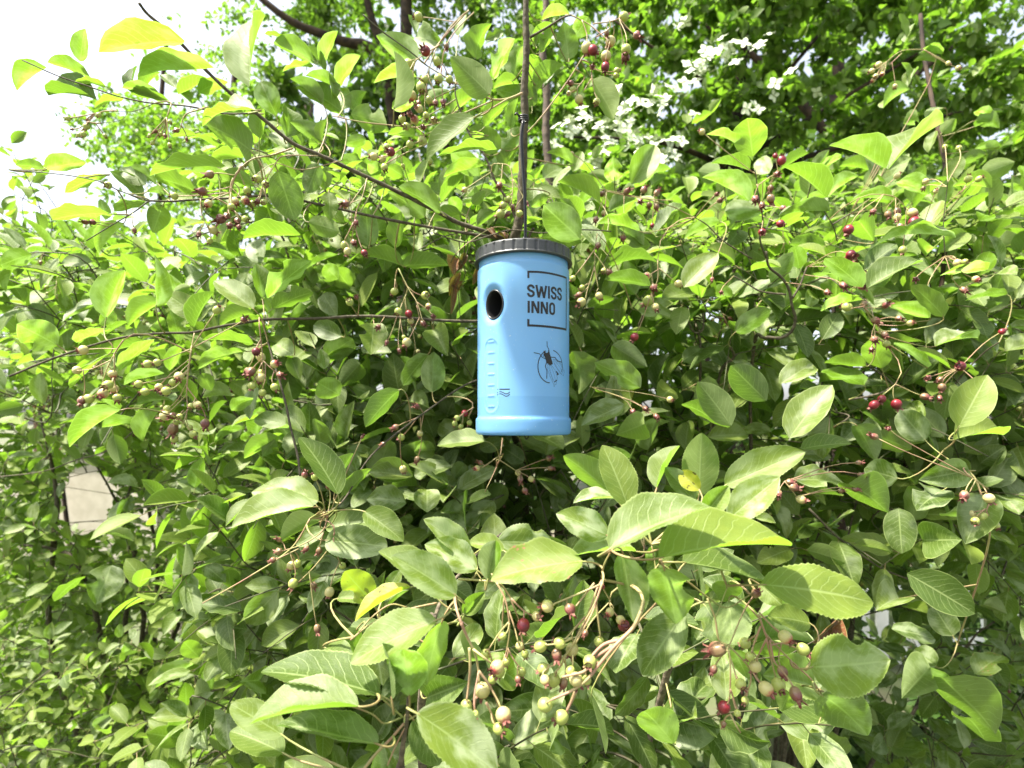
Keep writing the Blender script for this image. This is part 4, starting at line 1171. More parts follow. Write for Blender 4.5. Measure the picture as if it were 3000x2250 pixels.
br(6, [(1690, 1260), (1760, 1200), (1790, 1110)], 0.62, 0.6, 14, 9, sh=right, mat='petiole', extra=[P(2810, 1230, .6)])
br(6, [(1850, 1390), (1900, 1450), (1940, 1560), (1980, 1659)], 0.62, 0.6, 14, 14, sh=right, mat='stalk', extra=[P(2890, 1620, .62), P(2800, 1900, .75)])
br(6, [(1980, 1510), (1890, 1440), (1840, 1390)], 0.62, 0.61, 12, 8, sh=right, mat='petiole')
limbs(right, 9, (1750, 700, 3200, 2000), 0.95, 1.5)
limbs(right, 5, (2000, 560, 3000, 760), 0.95, 1.3)

traced(right, 2, [(1930, 1500, 1665, 1430, 105, {'m': 'mildew'}), (1740, 1370, 1910, 1290, 85), (2000, 1590, 1770, 1620, 140), (2040, 1520, 2230, 1310, 125), (1880, 1190, 2035, 940, 170, {'p': 1, 'm': 'fresh'}), (1930, 1200, 2120, 1075, 65),
  (1770, 1170, 1760, 1015, 125, {'m': 'mildew', 'flip': 1}), (1500, 1110, 1560, 980, 85, {'m': 'mildew'}), (1540, 1390, 1420, 1290, 90, {'m': 'mildew'}), (1750, 1160, 1600, 1130, 90), (2110, 1140, 2000, 1200, 90), (1800, 1480, 1960, 1590, 80)], 0.6, 0.85)
traced(right, 3, [(455, 1010, 420, 765, 205, {'p': 6, 'm': 'fresh', 'roll': 0}), (450, 1040, 170, 845, 80, {'m': 'fresh'}), (430, 1105, 180, 1060, 50), (560, 1120, 490, 1030, 110, {'m': 'mildew'}), (430, 1300, 125, 1150, 125, {'m': 'mildew'}), (1310, 1090, 950, 945, 135, {'p': 1}),
  (1340, 1090, 1690, 795, 90, {'m': 'fresh', 'p': 1}), (930, 1280, 650, 1080, 120, {'m': 'fresh'}), (850, 1100, 950, 970, 72), (870, 1110, 1030, 1020, 52, {'m': 'mildew'}), (1230, 1110, 1015, 1080, 72, {'m': 'fresh'}), (1180, 1200, 1310, 1090, 95, {'m': 'fresh'}),
  (950, 1270, 1140, 1140, 62, {'m': 'mildew'}), (280, 1370, 525, 1370, 125, {'m': 'mildew', 'roll': 0.1}), (920, 1590, 690, 1570, 110), (1240, 1560, 1140, 1430, 155, {'m': 'mildew'}), (1710, 1170, 1810, 1010, 100, {'m': 'fresh'}), (1690, 700, 1570, 760, 80, {'m': 'mildew'}),
  (1520, 750, 1430, 800, 110, {'m': 'mildew'}), (1470, 580, 1300, 700, 65, {'m': 'fresh'}), (1640, 850, 1590, 990, 60, {'m': 'fresh'}), (1680, 860, 1770, 770, 85, {'m': 'fresh'}), (2150, 1050, 1935, 1130, 135, {'m': 'fresh'}), (2000, 1220, 1750, 1210, 80, {'m': 'fresh'}), (1900, 1310, 2010, 1330, 110, {'m': 'fresh'}),
  (1760, 1540, 1240, 1560, 92, {'m': 'mildew'}), (1840, 1510, 1650, 1640, 120, {'m': 'fresh'}), (1790, 1430, 1690, 1510, 52, {'m': 'fresh'}), (100, 1110, 240, 1130, 130), (640, 1090, 800, 980, 60), (870, 1340, 680, 1260, 60), (950, 1370, 620, 1400, 50), (700, 1480, 860, 1400, 70, {'m': 'mildew'}),
  (30, 800, 20, 740, 60, {'m': 'fresh'}), (60, 800, 190, 730, 50, {'m': 'fresh'}), (180, 730, 250, 640, 50, {'m': 'fresh'}), (480, 1210, 330, 1140, 80, {'m': 'fresh'}), (1450, 240, 1400, 90, 40, {'m': 'fresh'}), (1440, 270, 1500, 140, 40, {'m': 'fresh'}), (1460, 550, 1430, 400, 45, {'m': 'fresh'}),
  (1680, 350, 1560, 300, 45, {'m': 'fresh'}), (1540, 350, 1680, 340, 40, {'m': 'fresh'}), (1640, 405, 1490, 400, 35, {'m': 'fresh'}), (1460, 560, 1530, 440, 50), (1480, 200, 1380, 290, 60, {'m': 'mildew'}), (1960, 1000, 1790, 1040, 80), (2050, 950, 1880, 960, 60), (2000, 760, 1900, 720, 70, {'m': 'mildew'}), (1900, 780, 2050, 820, 80),
  (1400, 1180, 1600, 1260, 110, {'m': 'mildew'}), (1350, 1300, 1100, 1290, 60), (240, 1440, 0, 1530, 70), (440, 1530, 240, 1500, 70)], 0.58, 1.0)
traced(right, 6, [(10, 200, 230, -20, 155, {'m': 'mildew'}), (1160, 200, 920, 15, 125), (1200, 205, 1555, 35, 135, {'p': 1}), (865, 275, 860, 105, 130), (1160, 285, 885, 345, 95, {'m': 'mildew'}), (330, 275, 110, 265, 85), (345, 490, 575, 345, 125), (840, 355, 750, 225, 95, {'m': 'fresh'}),
  (1690, 390, 1480, 190, 115), (1600, 400, 1335, 325, 92, {'m': 'mildew'}), (1970, 90, 1680, 120, 65, {'m': 'mildew'}), (1400, 265, 1220, 195, 95), (1580, 570, 1770, 445, 125, {'m': 'mildew'}), (1640, 585, 1915, 530, 62, {'m': 'mildew'}), (1585, 720, 1370, 560, 92), (1290, 725, 1220, 535, 155, {'m': 'mildew'}),
  (1180, 715, 915, 690, 85), (1300, 755, 1445, 650, 82, {'m': 'mildew'}), (1170, 835, 905, 740, 92), (635, 825, 855, 690, 160), (540, 935, 310, 710, 200), (450, 610, 300, 550, 65), (310, 1095, 95, 815, 190, {'p': 0}), (295, 1110, 0, 930, 135), (400, 1110, 195, 1160, 85, {'m': 'mildew'}), (400, 1120, 575, 1140, 82, {'m': 'mildew'}),
  (695, 1175, 970, 835, 220, {'p': 0}), (720, 930, 590, 1110, 120), (1790, 1105, 1975, 770, 225, {'m': 'fresh', 'p': 0}), (1760, 1190, 2080, 1160, 125, {'m': 'mildew'}), (1690, 1170, 1510, 975, 140), (1570, 1190, 1405, 1000, 175), (1390, 1095, 1200, 1050, 130), (1220, 1020, 1040, 930, 95, {'m': 'mildew'}), (1480, 1250, 1220, 1160, 135),
  (1390, 1440, 1175, 1380, 190), (770, 1250, 1095, 1215, 100), (735, 1270, 965, 1305, 110), (725, 1450, 1060, 1485, 145), (1850, 1390, 1530, 1450, 185, {'p': 1}), (1680, 1520, 1515, 1650, 185), (1745, 1300, 1530, 1240, 115), (1930, 1340, 2090, 1230, 130), (1080, 1480, 1335, 1665, 225), (2010, 1380, 2100, 1290, 130), (1500, 1250, 1510, 1420, 120),
  (2090, 740, 1860, 770, 70), (1870, 1690, 1740, 1650, 160), (2110, 820, 1990, 880, 120), (1980, 700, 1820, 580, 80), (2100, 250, 1830, 290, 50), (1500, 800, 1720, 780, 110), (1130, 1100, 1250, 1330, 150), (1440, 900, 1340, 960, 110, {'m': 'fresh'}), (640, 760, 590, 660, 70, {'m': 'fresh'}), (900, 560, 840, 680, 130), (0, 680, 120, 600, 110), (0, 860, 110, 760, 130), (340, 740, 400, 620, 90)], 0.55, 0.85)
traced(right, 5, [(1500, 620, 1555, 890, 115, {'m': 'fresh'}), (1935, 850, 1640, 690, 165), (1760, 580, 1985, 720, 155), (1880, 925, 1735, 775, 105, {'m': 'yellow'}), (1870, 945, 1640, 860, 130), (1830, 965, 1555, 1080, 140), (1960, 1090, 1780, 1160, 200, {'m': 'mildew'}), (2000, 190, 1705, 150, 95), (1960, 340, 2080, 400, 100), (1490, 1080, 1560, 1170, 90), (1490, 880, 1560, 700, 60, {'m': 'fresh'})], 0.6, 0.82)
traced(right, 9, [(1460, 400, 1895, 660, 230, {'p': 0}), (1560, 180, 1810, 180, 230), (1600, 1010, 1420, 1210, 250), (1690, 1080, 2010, 1370, 290, {'p': 3}), (420, 1545, 590, 1250, 195), (45, 1510, 320, 1430, 150), (610, 1310, 800, 1530, 125), (770, 1570, 840, 1410, 110), (1190, 240, 1320, 345, 125), (1400, -20, 1420, 270, 180), (1900, 1050, 2080, 930, 150, {'m': 'spotted'}),
  (1960, -100, 1830, 210, 220), (1750, 800, 1620, 600, 160), (1360, 760, 1640, 830, 130), (1400, 560, 1250, 640, 170), (1060, 1570, 880, 1410, 90), (1960, 1480, 1830, 1330, 180), (1640, 1000, 1500, 890, 160), (2100, 660, 1950, 600, 90), (280, 1370, 200, 1120, 130, {'m': 'fresh'})], 0.5, 0.85, real=0.058)
berry_group(right, 2, 0.70, [[(1720, 1240), (1860, 1270), (2000, 1290), (2150, 1300)]], [(1960, 1230, 24, 'c'), (1850, 1240, 24, 'c'), (2045, 1250, 24, 'c'), (1690, 1255, 20, 'c'), (1935, 1305, 22, 'c'), (1995, 1330, 20, 'c'), (2040, 1340, 22, 'c'), (1700, 1380, 16, 'b'), (1650, 1420, 20, 'c'), (1825, 1540, 24, 'c'), (1665, 1590, 20, 'c'), (2015, 1460, 14, 'r'), (1495, 995, 14, 'b')])
berry_group(right, 3, 0.68, [[(490, 1200), (560, 1150), (620, 1120)]], [(640, 1040, 30, 'r'), (470, 1290, 28, 'c'), (515, 1330, 26, 'c'), (570, 1290, 30, 'c'), (570, 1220, 22, 'c'), (610, 1130, 26, 'c'), (650, 1350, 22, 'c'), (600, 1010, 16, 'r'), (635, 1450, 25, 'r'), (515, 1505, 25, 'r'), (240, 1300, 20, 'c'), (220, 1260, 18, 'c'), (125, 855, 20, 'b')])
berry_group(right, 3, 0.66, [[(1300, 1260), (1380, 1280), (1450, 1350)]], [(1490, 1380, 30, 'b'), (1500, 1440, 35, 'r'), (1235, 1370, 24, 'c'), (1330, 1390, 22, 'c'), (1390, 1370, 24, 'c'), (1075, 1490, 32, 'r'), (1090, 1650, 30, 'r'), (1425, 1620, 25), (1410, 1470, 24, 'c'), (1390, 1410, 24, 'b')])
berry_group(right, 3, 0.85, [[(1560, 320), (1420, 330), (1320, 400)], [(1420, 345), (1340, 420)]], [(1270, 420, 20, 'b'), (1225, 460, 16, 'b'), (1290, 450, 17, 'b'), (1250, 495, 16, 'b'), (1235, 520, 15, 'b'), (1295, 480, 14, 'b'), (1785, 440, 16, 'b'), (1720, 410, 14, 'b'), (1375, 560, 16, 'b')])
berry_group(right, 3, 0.75, [], [(1390, 1140, 19, 'b'), (1575, 1175, 19, 'b'), (1850, 1160, 23), (1920, 1160, 20), (1700, 950, 15), (1790, 960, 18), (1270, 980, 15), (1300, 1010, 15), (1330, 970, 14), (1560, 1220, 18, 'c'), (1640, 1240, 15, 'b')])
berry_group(right, 6, 0.68, [[(1190, 345), (1230, 390), (1245, 430)], [(1180, 325), (1090, 340)], [(1190, 335), (1300, 335)], [(1245, 440), (1243, 530)], [(1270, 470), (1320, 560)]],
 [(1065, 330, 30), (1175, 312, 27, 'c'), (1315, 320, 26, 'c'), (1250, 420, 27, 'c'), (1240, 540, 26, 'c'), (1310, 510, 24, 'c'), (1320, 570, 24), (1225, 605, 20, 'c')])
berry_group(right, 6, 0.68, [], [(1085, 8, 30, 'r'), (1100, 50, 20, 'c'), (1160, 200, 27, 'c'), (935, 235, 22, 'c'), (1040, 190, 28, 'c'), (250, 235, 17, 'c'), (190, 150, 16, 'c'), (1200, 115, 24), (1510, 150, 22, 'c'), (1580, 215, 20, 'c'), (1820, 220, 25, 'c'), (1780, 45, 25, 'b'), (1830, 38, 20), (1900, 150, 22, 'b'), (1400, 405, 22, 'c'), (1475, 435, 20, 'b')])
berry_group(right, 6, 0.66, [[(1830, 750), (1790, 725)], [(1380, 830), (1300, 900)]], [(1800, 715, 32, 'r'), (1240, 965, 30, 'r'), (1290, 927, 27, 'r'), (1385, 960, 32, 'r'), (1570, 912, 26, 'c'), (1665, 800, 22, 'c'), (1680, 850, 26, 'c'), (1590, 790, 24, 'c'), (1665, 920, 20, 'c'), (2070, 490, 20, 'r')])
berry_group(right, 6, 0.56, [[(660, 1460), (700, 1510), (740, 1560)], [(1880, 1440), (1960, 1500)], [(1900, 1450), (1860, 1530)]], [(1825, 1550, 33, 'c'), (1985, 1570, 33, 'b'), (720, 1500, 30, 'c'), (625, 1540, 25, 'c'), (768, 1578, 30, 'b'), (695, 1465, 24, 'c'), (1240, 1170, 24, 'c'), (1335, 1120, 20, 'c'), (1160, 1420, 24, 'c'), (1120, 1510, 20, 'c'), (1140, 1340, 18, 'c'), (1025, 1520, 18, 'c')])
berry_group(right, 9, 0.58, [[(1990, -60), (1970, 0), (2010, 50)], [(1960, -20), (1900, 30)]], [(1870, 15, 28, 'b'), (1945, 32, 30), (1895, 58, 26), (1915, 88, 24, 'c'), (2025, 85, 26)])
berry_group(right, 5, 0.66, [[(1640, -40), (1640, 60), (1600, 200), (1580, 280)], [(1640, 70), (1665, 210)], [(1640, -20), (1720, 90)], [(2050, 30), (2050, 150), (2010, 240)], [(2050, 90), (2000, 120)], [(2060, 80), (2160, 165)]],
 [(1500, 145, 20), (1732, 105, 24, 'c'), (1700, 95, 18), (1555, 300, 30, 'b'), (1540, 250, 20, 'c'), (1670, 260, 26, 'b'), (1560, 205, 20), (1980, 130, 26, 'b'), (2025, 205, 30, 'c'), (1990, 290, 35), (2035, 330, 25, 'b'), (2185, 180, 25, 'b'), (1900, 525, 27, 'r'), (1970, 990, 24, 'c'), (2130, 930, 22, 'b'), (1890, 1010, 24, 'c'), (2040, 1040, 22, 'c')])
shoots(right, (1740, 760, 3200, 1650), 0.82, 1.6, 500, 0.061, mk=('leaf', 'leaf', 'fresh'), sk=None, dpow=1.3, top=600)
shoots(right, (2250, 600, 3200, 800), 0.9, 1.5, 110, 0.052, mk=('fresh', 'leaf'), sk=None, top=440)
shoots(right, (1650, 640, 2250, 760), 0.9, 1.3, 46, 0.050, mk=('fresh', 'leaf'), sk=None, top=500)
shoots(right, (1750, 1600, 3200, 2500), 0.95, 1.7, 170, 0.060, mk=('leaf',), sk=None, berry=.05)

# ---- the near shrub under the jar
front = Shrub((P(1500, 2250, 0.42).x, 0.62, 0), 'low serviceberry shrub in front with the largest pale toothed leaves, below the jar')
FB = Vector((front.root.location.x, 0.62, 0))
br(8, [(385, 1640), (400, 1500), (425, 1350), (432, 1200)], 0.32, 0.31, 52, 22, sh=front, mat='bark_grey', extra=[])
front.branch([P(*cpx(8, 385, 1640), 0.32), P(1150, 2500, 0.35), P(1250, 3600, 0.45), FB], 0.0026, 0.006, mat='bark_grey')
br(8, [(120, 1700), (230, 1560), (320, 1470), (405, 1370)], 0.31, 0.312, 26, 20, sh=front, mat='stalk')
br(8, [(300, 1640), (350, 1520), (410, 1400)], 0.315, 0.313, 14, 12, sh=front, mat='stalk')
br(8, [(235, 1180), (320, 1260), (400, 1330)], 0.305, 0.31, 14, 16, sh=front, mat='petiole')
br(8, [(60, 1255), (200, 1310), (280, 1370), (390, 1330)], 0.30, 0.31, 16, 14, sh=front, mat='petiole')
br(8, [(500, 1310), (440, 1345)], 0.305, 0.31, 12, 13, sh=front, mat='petiole')
br(8, [(600, 700), (640, 590), (700, 480), (770, 400), (880, 270), (960, 200), (1040, 140)], 0.36, 0.50, 34, 20, sh=front, mat='bark_grey')
front.branch([P(*cpx(8, 600, 700), 0.36), P(*cpx(8, 570, 800), 0.40), P(1240, 2300, 0.50), P(1350, 3400, 0.58), FB], 0.0023, 0.006, mat='bark_grey')
br(8, [(620, 590), (520, 610), (400, 640), (300, 670), (170, 740), (60, 830)], 0.365, 0.35, 18, 14, sh=front, mat='stalk')
br(8, [(430, 620), (320, 600), (200, 680), (110, 780)], 0.36, 0.35, 14, 12, sh=front, mat='stalk')
br(8, [(590, 718), (680, 730), (720, 715), (780, 710)], 0.355, 0.345, 16, 20, sh=front, mat='petiole')
br(8, [(735, 540), (770, 610), (790, 700)], 0.34, 0.345, 11, 14, sh=front, mat='petiole')
br(8, [(760, 435), (860, 440), (920, 445), (1000, 450)], 0.37, 0.36, 20, 16, sh=front, mat='stalk')
br(8, [(870, 380), (910, 440)], 0.365, 0.362, 9, 9, sh=front, mat='petiole')
br(8, [(1750, 250), (1700, 350), (1690, 440)], 0.325, 0.335, 14, 18, sh=front, mat='petiole')
br(8, [(1690, 440), (1780, 455), (1890, 475), (1980, 430), (2080, 310)], 0.335, 0.34, 24, 14, sh=front, mat='petiole')
br(8, [(1960, 220), (1960, 280), (1900, 300), (1870, 270)], 0.36, 0.36, 10, 12, sh=front, mat='stalk')
br(8, [(2010, 210), (2030, 320), (2045, 420)], 0.35, 0.345, 10, 12, sh=front, mat='petiole')
front.branch([P(*cpx(8, 1890, 475), 0.338), P(*cpx(8, 2000, 500), 0.37), P(1980, 1850, 0.45), P(1850, 2400, 0.55), P(1650, 3500, 0.6), FB], 0.0015, 0.005, mat='bark_grey')
br(9, [(-150, 330), (30, 450), (160, 550), (280, 620), (400, 560), (490, 500)], 0.335, 0.35, 18, 10, sh=front, mat='petiole')
br(9, [(160, 560), (210, 690), (235, 830), (300, 870), (400, 970), (500, 1100)], 0.34, 0.345, 16, 15, sh=front, mat='stalk')
br(9, [(210, 690), (250, 590), (300, 460)], 0.34, 0.345, 9, 8, sh=front, mat='petiole')
br(9, [(500, 690), (540, 790), (640, 900), (740, 1000), (830, 1080), (900, 1180)], 0.35, 0.35, 16, 12, sh=front, mat='stalk')
br(9, [(795, 1025), (850, 1000)], 0.35, 0.345, 11, 11, sh=front, mat='petiole')
traced(front, 8, [
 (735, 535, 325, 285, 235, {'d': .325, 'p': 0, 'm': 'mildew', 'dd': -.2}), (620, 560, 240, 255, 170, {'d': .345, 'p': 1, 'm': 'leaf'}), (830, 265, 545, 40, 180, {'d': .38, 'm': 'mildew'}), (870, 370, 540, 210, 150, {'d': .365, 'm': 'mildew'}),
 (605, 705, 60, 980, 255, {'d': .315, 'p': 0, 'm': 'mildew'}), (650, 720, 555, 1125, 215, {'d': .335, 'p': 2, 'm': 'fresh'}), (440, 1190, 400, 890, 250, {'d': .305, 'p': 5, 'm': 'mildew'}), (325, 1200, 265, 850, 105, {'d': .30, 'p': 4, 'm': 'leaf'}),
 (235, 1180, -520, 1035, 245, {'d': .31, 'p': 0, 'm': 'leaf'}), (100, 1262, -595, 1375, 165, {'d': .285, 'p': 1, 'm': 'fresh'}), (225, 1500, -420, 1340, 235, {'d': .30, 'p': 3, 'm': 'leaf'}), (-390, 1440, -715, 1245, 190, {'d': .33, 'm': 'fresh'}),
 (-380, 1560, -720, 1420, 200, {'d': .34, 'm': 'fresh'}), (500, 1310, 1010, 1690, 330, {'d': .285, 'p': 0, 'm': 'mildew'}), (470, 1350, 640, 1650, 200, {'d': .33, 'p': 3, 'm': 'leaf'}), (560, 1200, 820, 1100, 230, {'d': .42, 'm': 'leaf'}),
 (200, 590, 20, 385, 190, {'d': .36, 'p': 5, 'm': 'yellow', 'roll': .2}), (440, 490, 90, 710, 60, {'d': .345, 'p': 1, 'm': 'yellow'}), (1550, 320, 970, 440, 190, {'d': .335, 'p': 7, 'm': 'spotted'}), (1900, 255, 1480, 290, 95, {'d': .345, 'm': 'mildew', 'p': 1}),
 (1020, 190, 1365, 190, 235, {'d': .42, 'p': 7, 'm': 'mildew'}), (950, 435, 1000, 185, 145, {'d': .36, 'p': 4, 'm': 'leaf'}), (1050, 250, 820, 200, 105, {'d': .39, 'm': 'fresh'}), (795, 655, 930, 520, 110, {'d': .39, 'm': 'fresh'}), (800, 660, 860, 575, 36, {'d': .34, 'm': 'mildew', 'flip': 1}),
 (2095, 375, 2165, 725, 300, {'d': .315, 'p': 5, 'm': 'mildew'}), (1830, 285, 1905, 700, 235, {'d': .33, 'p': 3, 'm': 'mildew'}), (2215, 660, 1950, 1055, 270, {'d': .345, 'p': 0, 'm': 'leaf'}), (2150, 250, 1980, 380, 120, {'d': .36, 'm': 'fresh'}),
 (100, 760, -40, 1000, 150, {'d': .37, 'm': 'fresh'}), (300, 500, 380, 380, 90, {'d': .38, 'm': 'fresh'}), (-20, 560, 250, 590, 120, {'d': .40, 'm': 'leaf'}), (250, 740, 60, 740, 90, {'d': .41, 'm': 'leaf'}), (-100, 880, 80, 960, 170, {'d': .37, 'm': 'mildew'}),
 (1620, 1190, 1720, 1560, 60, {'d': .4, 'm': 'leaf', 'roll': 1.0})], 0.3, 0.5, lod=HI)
traced(front, 11, [
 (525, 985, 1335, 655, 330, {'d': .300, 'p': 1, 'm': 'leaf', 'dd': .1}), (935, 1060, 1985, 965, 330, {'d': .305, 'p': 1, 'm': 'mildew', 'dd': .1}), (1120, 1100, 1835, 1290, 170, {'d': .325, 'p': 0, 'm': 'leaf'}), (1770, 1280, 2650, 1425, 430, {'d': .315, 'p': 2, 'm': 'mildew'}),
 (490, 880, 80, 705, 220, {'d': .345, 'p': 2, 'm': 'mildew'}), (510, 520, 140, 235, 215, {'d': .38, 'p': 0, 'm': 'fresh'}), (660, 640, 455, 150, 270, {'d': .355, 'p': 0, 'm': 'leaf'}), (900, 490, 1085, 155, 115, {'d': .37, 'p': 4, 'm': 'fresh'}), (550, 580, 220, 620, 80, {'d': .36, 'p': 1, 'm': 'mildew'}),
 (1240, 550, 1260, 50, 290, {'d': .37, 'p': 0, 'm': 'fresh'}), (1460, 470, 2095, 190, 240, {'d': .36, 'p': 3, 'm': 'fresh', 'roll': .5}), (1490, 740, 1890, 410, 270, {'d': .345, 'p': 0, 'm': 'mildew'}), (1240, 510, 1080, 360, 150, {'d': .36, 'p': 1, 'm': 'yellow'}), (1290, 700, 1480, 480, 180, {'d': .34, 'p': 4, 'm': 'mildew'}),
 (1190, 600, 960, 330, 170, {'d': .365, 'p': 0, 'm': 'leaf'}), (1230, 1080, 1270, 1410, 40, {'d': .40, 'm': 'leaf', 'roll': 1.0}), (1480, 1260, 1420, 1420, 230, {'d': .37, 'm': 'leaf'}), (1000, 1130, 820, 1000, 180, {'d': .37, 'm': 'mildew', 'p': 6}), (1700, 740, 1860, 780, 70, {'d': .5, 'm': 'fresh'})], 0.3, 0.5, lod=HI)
traced(front, 9, [
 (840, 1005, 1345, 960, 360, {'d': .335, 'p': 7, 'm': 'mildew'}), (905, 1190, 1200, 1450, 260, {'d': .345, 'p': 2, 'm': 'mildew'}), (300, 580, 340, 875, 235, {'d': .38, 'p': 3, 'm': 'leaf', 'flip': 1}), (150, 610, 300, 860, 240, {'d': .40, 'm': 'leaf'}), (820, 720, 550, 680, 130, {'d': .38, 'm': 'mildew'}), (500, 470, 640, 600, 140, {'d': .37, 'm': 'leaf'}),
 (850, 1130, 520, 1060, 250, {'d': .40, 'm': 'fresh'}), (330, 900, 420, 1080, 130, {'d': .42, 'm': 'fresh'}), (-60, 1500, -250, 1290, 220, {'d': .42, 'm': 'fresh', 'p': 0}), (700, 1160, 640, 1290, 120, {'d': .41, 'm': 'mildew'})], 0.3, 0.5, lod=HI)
G = berry_group
G(front, 8, 0.335, [[(1005, 455), (1060, 560), (1085, 680), (1090, 780), (1070, 900), (1050, 960)], [(1020, 455), (1080, 530), (1120, 620), (1150, 700)], [(1055, 560), (1045, 690), (1045, 770)], [(1100, 560), (1170, 630), (1235, 672)], [(1085, 640), (1120, 740), (1145, 840)], [(1085, 715), (1020, 790), (955, 890)], [(1075, 880), (1120, 960), (1160, 1010)]],
 [(1045, 805, 25), (935, 918, 30), (1155, 868, 28, 'b'), (1190, 920, 27), (1265, 675, 33, 'b'), (1180, 735, 43, 'r'), (1070, 970, 27), (1010, 1005, 45, 'b'), (1030, 1040, 32), (980, 1085, 28), (1170, 1035, 27), (1145, 1085, 25, 'c')], r0=.0008)
G(front, 8, 0.305, [[(775, 715), (820, 820), (860, 900), (885, 1000), (895, 1110)], [(830, 880), (835, 1000), (825, 1120), (812, 1220)], [(855, 890), (920, 940), (970, 980)], [(890, 1030), (950, 1110), (1000, 1200), (1020, 1270)], [(870, 1200), (855, 1290)], [(940, 1235), (970, 1300), (1000, 1370)]],
 [(915, 1155, 50, 'b'), (1050, 1315, 52, 'b'), (1020, 1405, 38), (810, 1255, 40), (870, 1310, 22)], r0=.0011)
G(front, 8, 0.325, [[(1695, 450), (1640, 600), (1560, 740), (1500, 860)], [(1690, 455), (1640, 620), (1580, 740), (1520, 850)], [(1680, 470), (1560, 520), (1440, 570), (1380, 595)], [(1640, 460), (1560, 560), (1520, 610)], [(1650, 570), (1665, 700), (1680, 810)], [(1500, 815), (1420, 850), (1330, 862)], [(1580, 680), (1500, 770), (1450, 825)], [(1455, 925), (1400, 980), (1345, 1005)], [(1450, 940), (1420, 1000), (1380, 1045)], [(1445, 945), (1455, 1010), (1450, 1080)], [(1500, 920), (1500, 1000)]],
 [(1335, 610, 42, 'b'), (1480, 630, 40, 'c'), (1415, 850, 40), (1290, 870, 40), (1495, 890, 42, 'b'), (1395, 925, 36, 'c'), (1670, 840, 33), (1310, 1015, 37), (1485, 1030, 30), (1375, 1090, 45), (1440, 1110, 32, 'c'), (1320, 1090, 32, 'b')], jit=.006, r0=.0009)
G(front, 8, 0.31, [[(1945, 640), (1890, 750), (1780, 860), (1670, 990), (1600, 1080), (1500, 1155), (1365, 1215)], [(1800, 830), (1700, 860), (1620, 940), (1570, 1010)], [(1760, 870), (1680, 920), (1640, 950)], [(1670, 980), (1600, 1010), (1560, 1040), (1430, 1070)], [(1520, 1160), (1490, 1230), (1460, 1290)]],
 [(1320, 1250, 47), (1425, 1330, 47), (1520, 1085, 45, 'b'), (1610, 970, 43), (1590, 1090, 30)], jit=.003, r0=.0015)
G(front, 8, 0.36, [[(1740, 570), (1745, 620)]], [(1740, 650, 28, 'b'), (1830, 735, 40, 'r'), (1810, 700, 30, 'b'), (1580, 785, 22, 'c'), (1695, 485, 14, 'r')])
G(front, 9, 0.34, [[(500, 690), (540, 800), (570, 860), (640, 850), (735, 880)], [(495, 650), (560, 720), (620, 780)], [(545, 820), (510, 890), (470, 970)], [(545, 830), (570, 940), (605, 1080)], [(565, 830), (590, 960), (620, 1000)], [(505, 740), (460, 860), (445, 910)]],
 [(665, 810, 43, 'b'), (780, 890, 40), (435, 935, 30), (470, 1000, 37, 'b'), (405, 850, 37), (645, 1035, 38, 'c'), (620, 1120, 45), (735, 1180, 45, 'c')], r0=.0009)
G(front, 9, 0.342, [[(290, 890), (330, 1010), (350, 1090)], [(300, 900), (310, 1020), (305, 1200)], [(310, 1150), (340, 1240), (355, 1290)], [(310, 1310), (350, 1390), (375, 1430)], [(440, 1000), (440, 1100), (400, 1200)]],
 [(540, 1145, 45, 'b'), (225, 890, 53, 'c'), (375, 1115, 36), (405, 1220, 24), (268, 1265, 40, 'r'), (355, 1305, 24), (200, 1020, 26, 'c'), (265, 1375, 20, 'c'), (475, 530, 32, 'c')], r0=.0008)
dead(front, 9, [(1000, 700, 840, 850, 110), (880, 820, 1030, 690, 60)], 0.5)
shoots(front, (980, 1750, 2150, 2500), 0.46, 0.62, 26, 0.052, mk=('leaf',), sk=None, berry=0)

# ---- the fine-leaved mass on the left
left = Shrub((P(300, 1900, 1.8).x, 1.9, 0), 'spreading serviceberry shrub further off with small bright leaves and slender twigs')
LB = Vector(left.root.location)
br(4, [(0, 1430), (190, 1410), (340, 1380), (500, 1320), (700, 1260), (930, 1090), (1100, 1000)], 1.25, 1.1, 10, 10, sh=left)
br(7, [(370, -60), (360, 60), (340, 200)], 1.5, 1.5, 14, 18, sh=left)
left.branch([P(*cpx(4, 250, 1000), 1.45), P(*cpx(4, 300, 1200), 1.45), P(*cpx(4, 350, 1430), 1.5), P(*cpx(4, 370, 1659), 1.5), P(*cpx(7, 350, 200), 1.55), P(160, 1950, 1.7), LB], 0.003, 0.009)
left.branch([P(60, 1596, 1.5), P(160, 1610, 1.5), P(230, 1660, 1.5), P(300, 1900, 1.6), LB], 0.003, 0.009)
br(10, [(0, 1380), (300, 1280), (480, 1220), (650, 1080), (780, 1000)], 1.0, 0.95, 12, 10, sh=left, mat='bark')
br(4, [(880, 1640), (1200, 1580), (1400, 1540), (1660, 1470), (1900, 1300)], 1.0, 0.85, 12, 10, sh=left)
br(4, [(1370, 950), (1450, 1040), (1550, 1140)], 1.2, 1.2, 14, 16, sh=left, mat='stalk')
limbs(left, 8, (-200, 900, 900, 2100), 1.4, 2.3, r0=0.011, r1=0.002)
shoots(left, (-300, 1000, 960, 2350), 1.4, 2.6, 1350, 0.046, mk=('fresh', 'fresh', 'leaf'), sk=None, lod=LO, berry=.04, nl=(6, 11), upw=.7)
shoots(left, (-300, 1900, 900, 2500), 1.15, 1.6, 190, 0.034, mk=('leaf', 'fresh'), sk=None, lod=LO, berry=.04)
shoots(left, (-300, 780, 760, 1060), 1.3, 2.3, 150, 0.045, mk=('fresh',), sk=None, lod=LO, berry=.04)
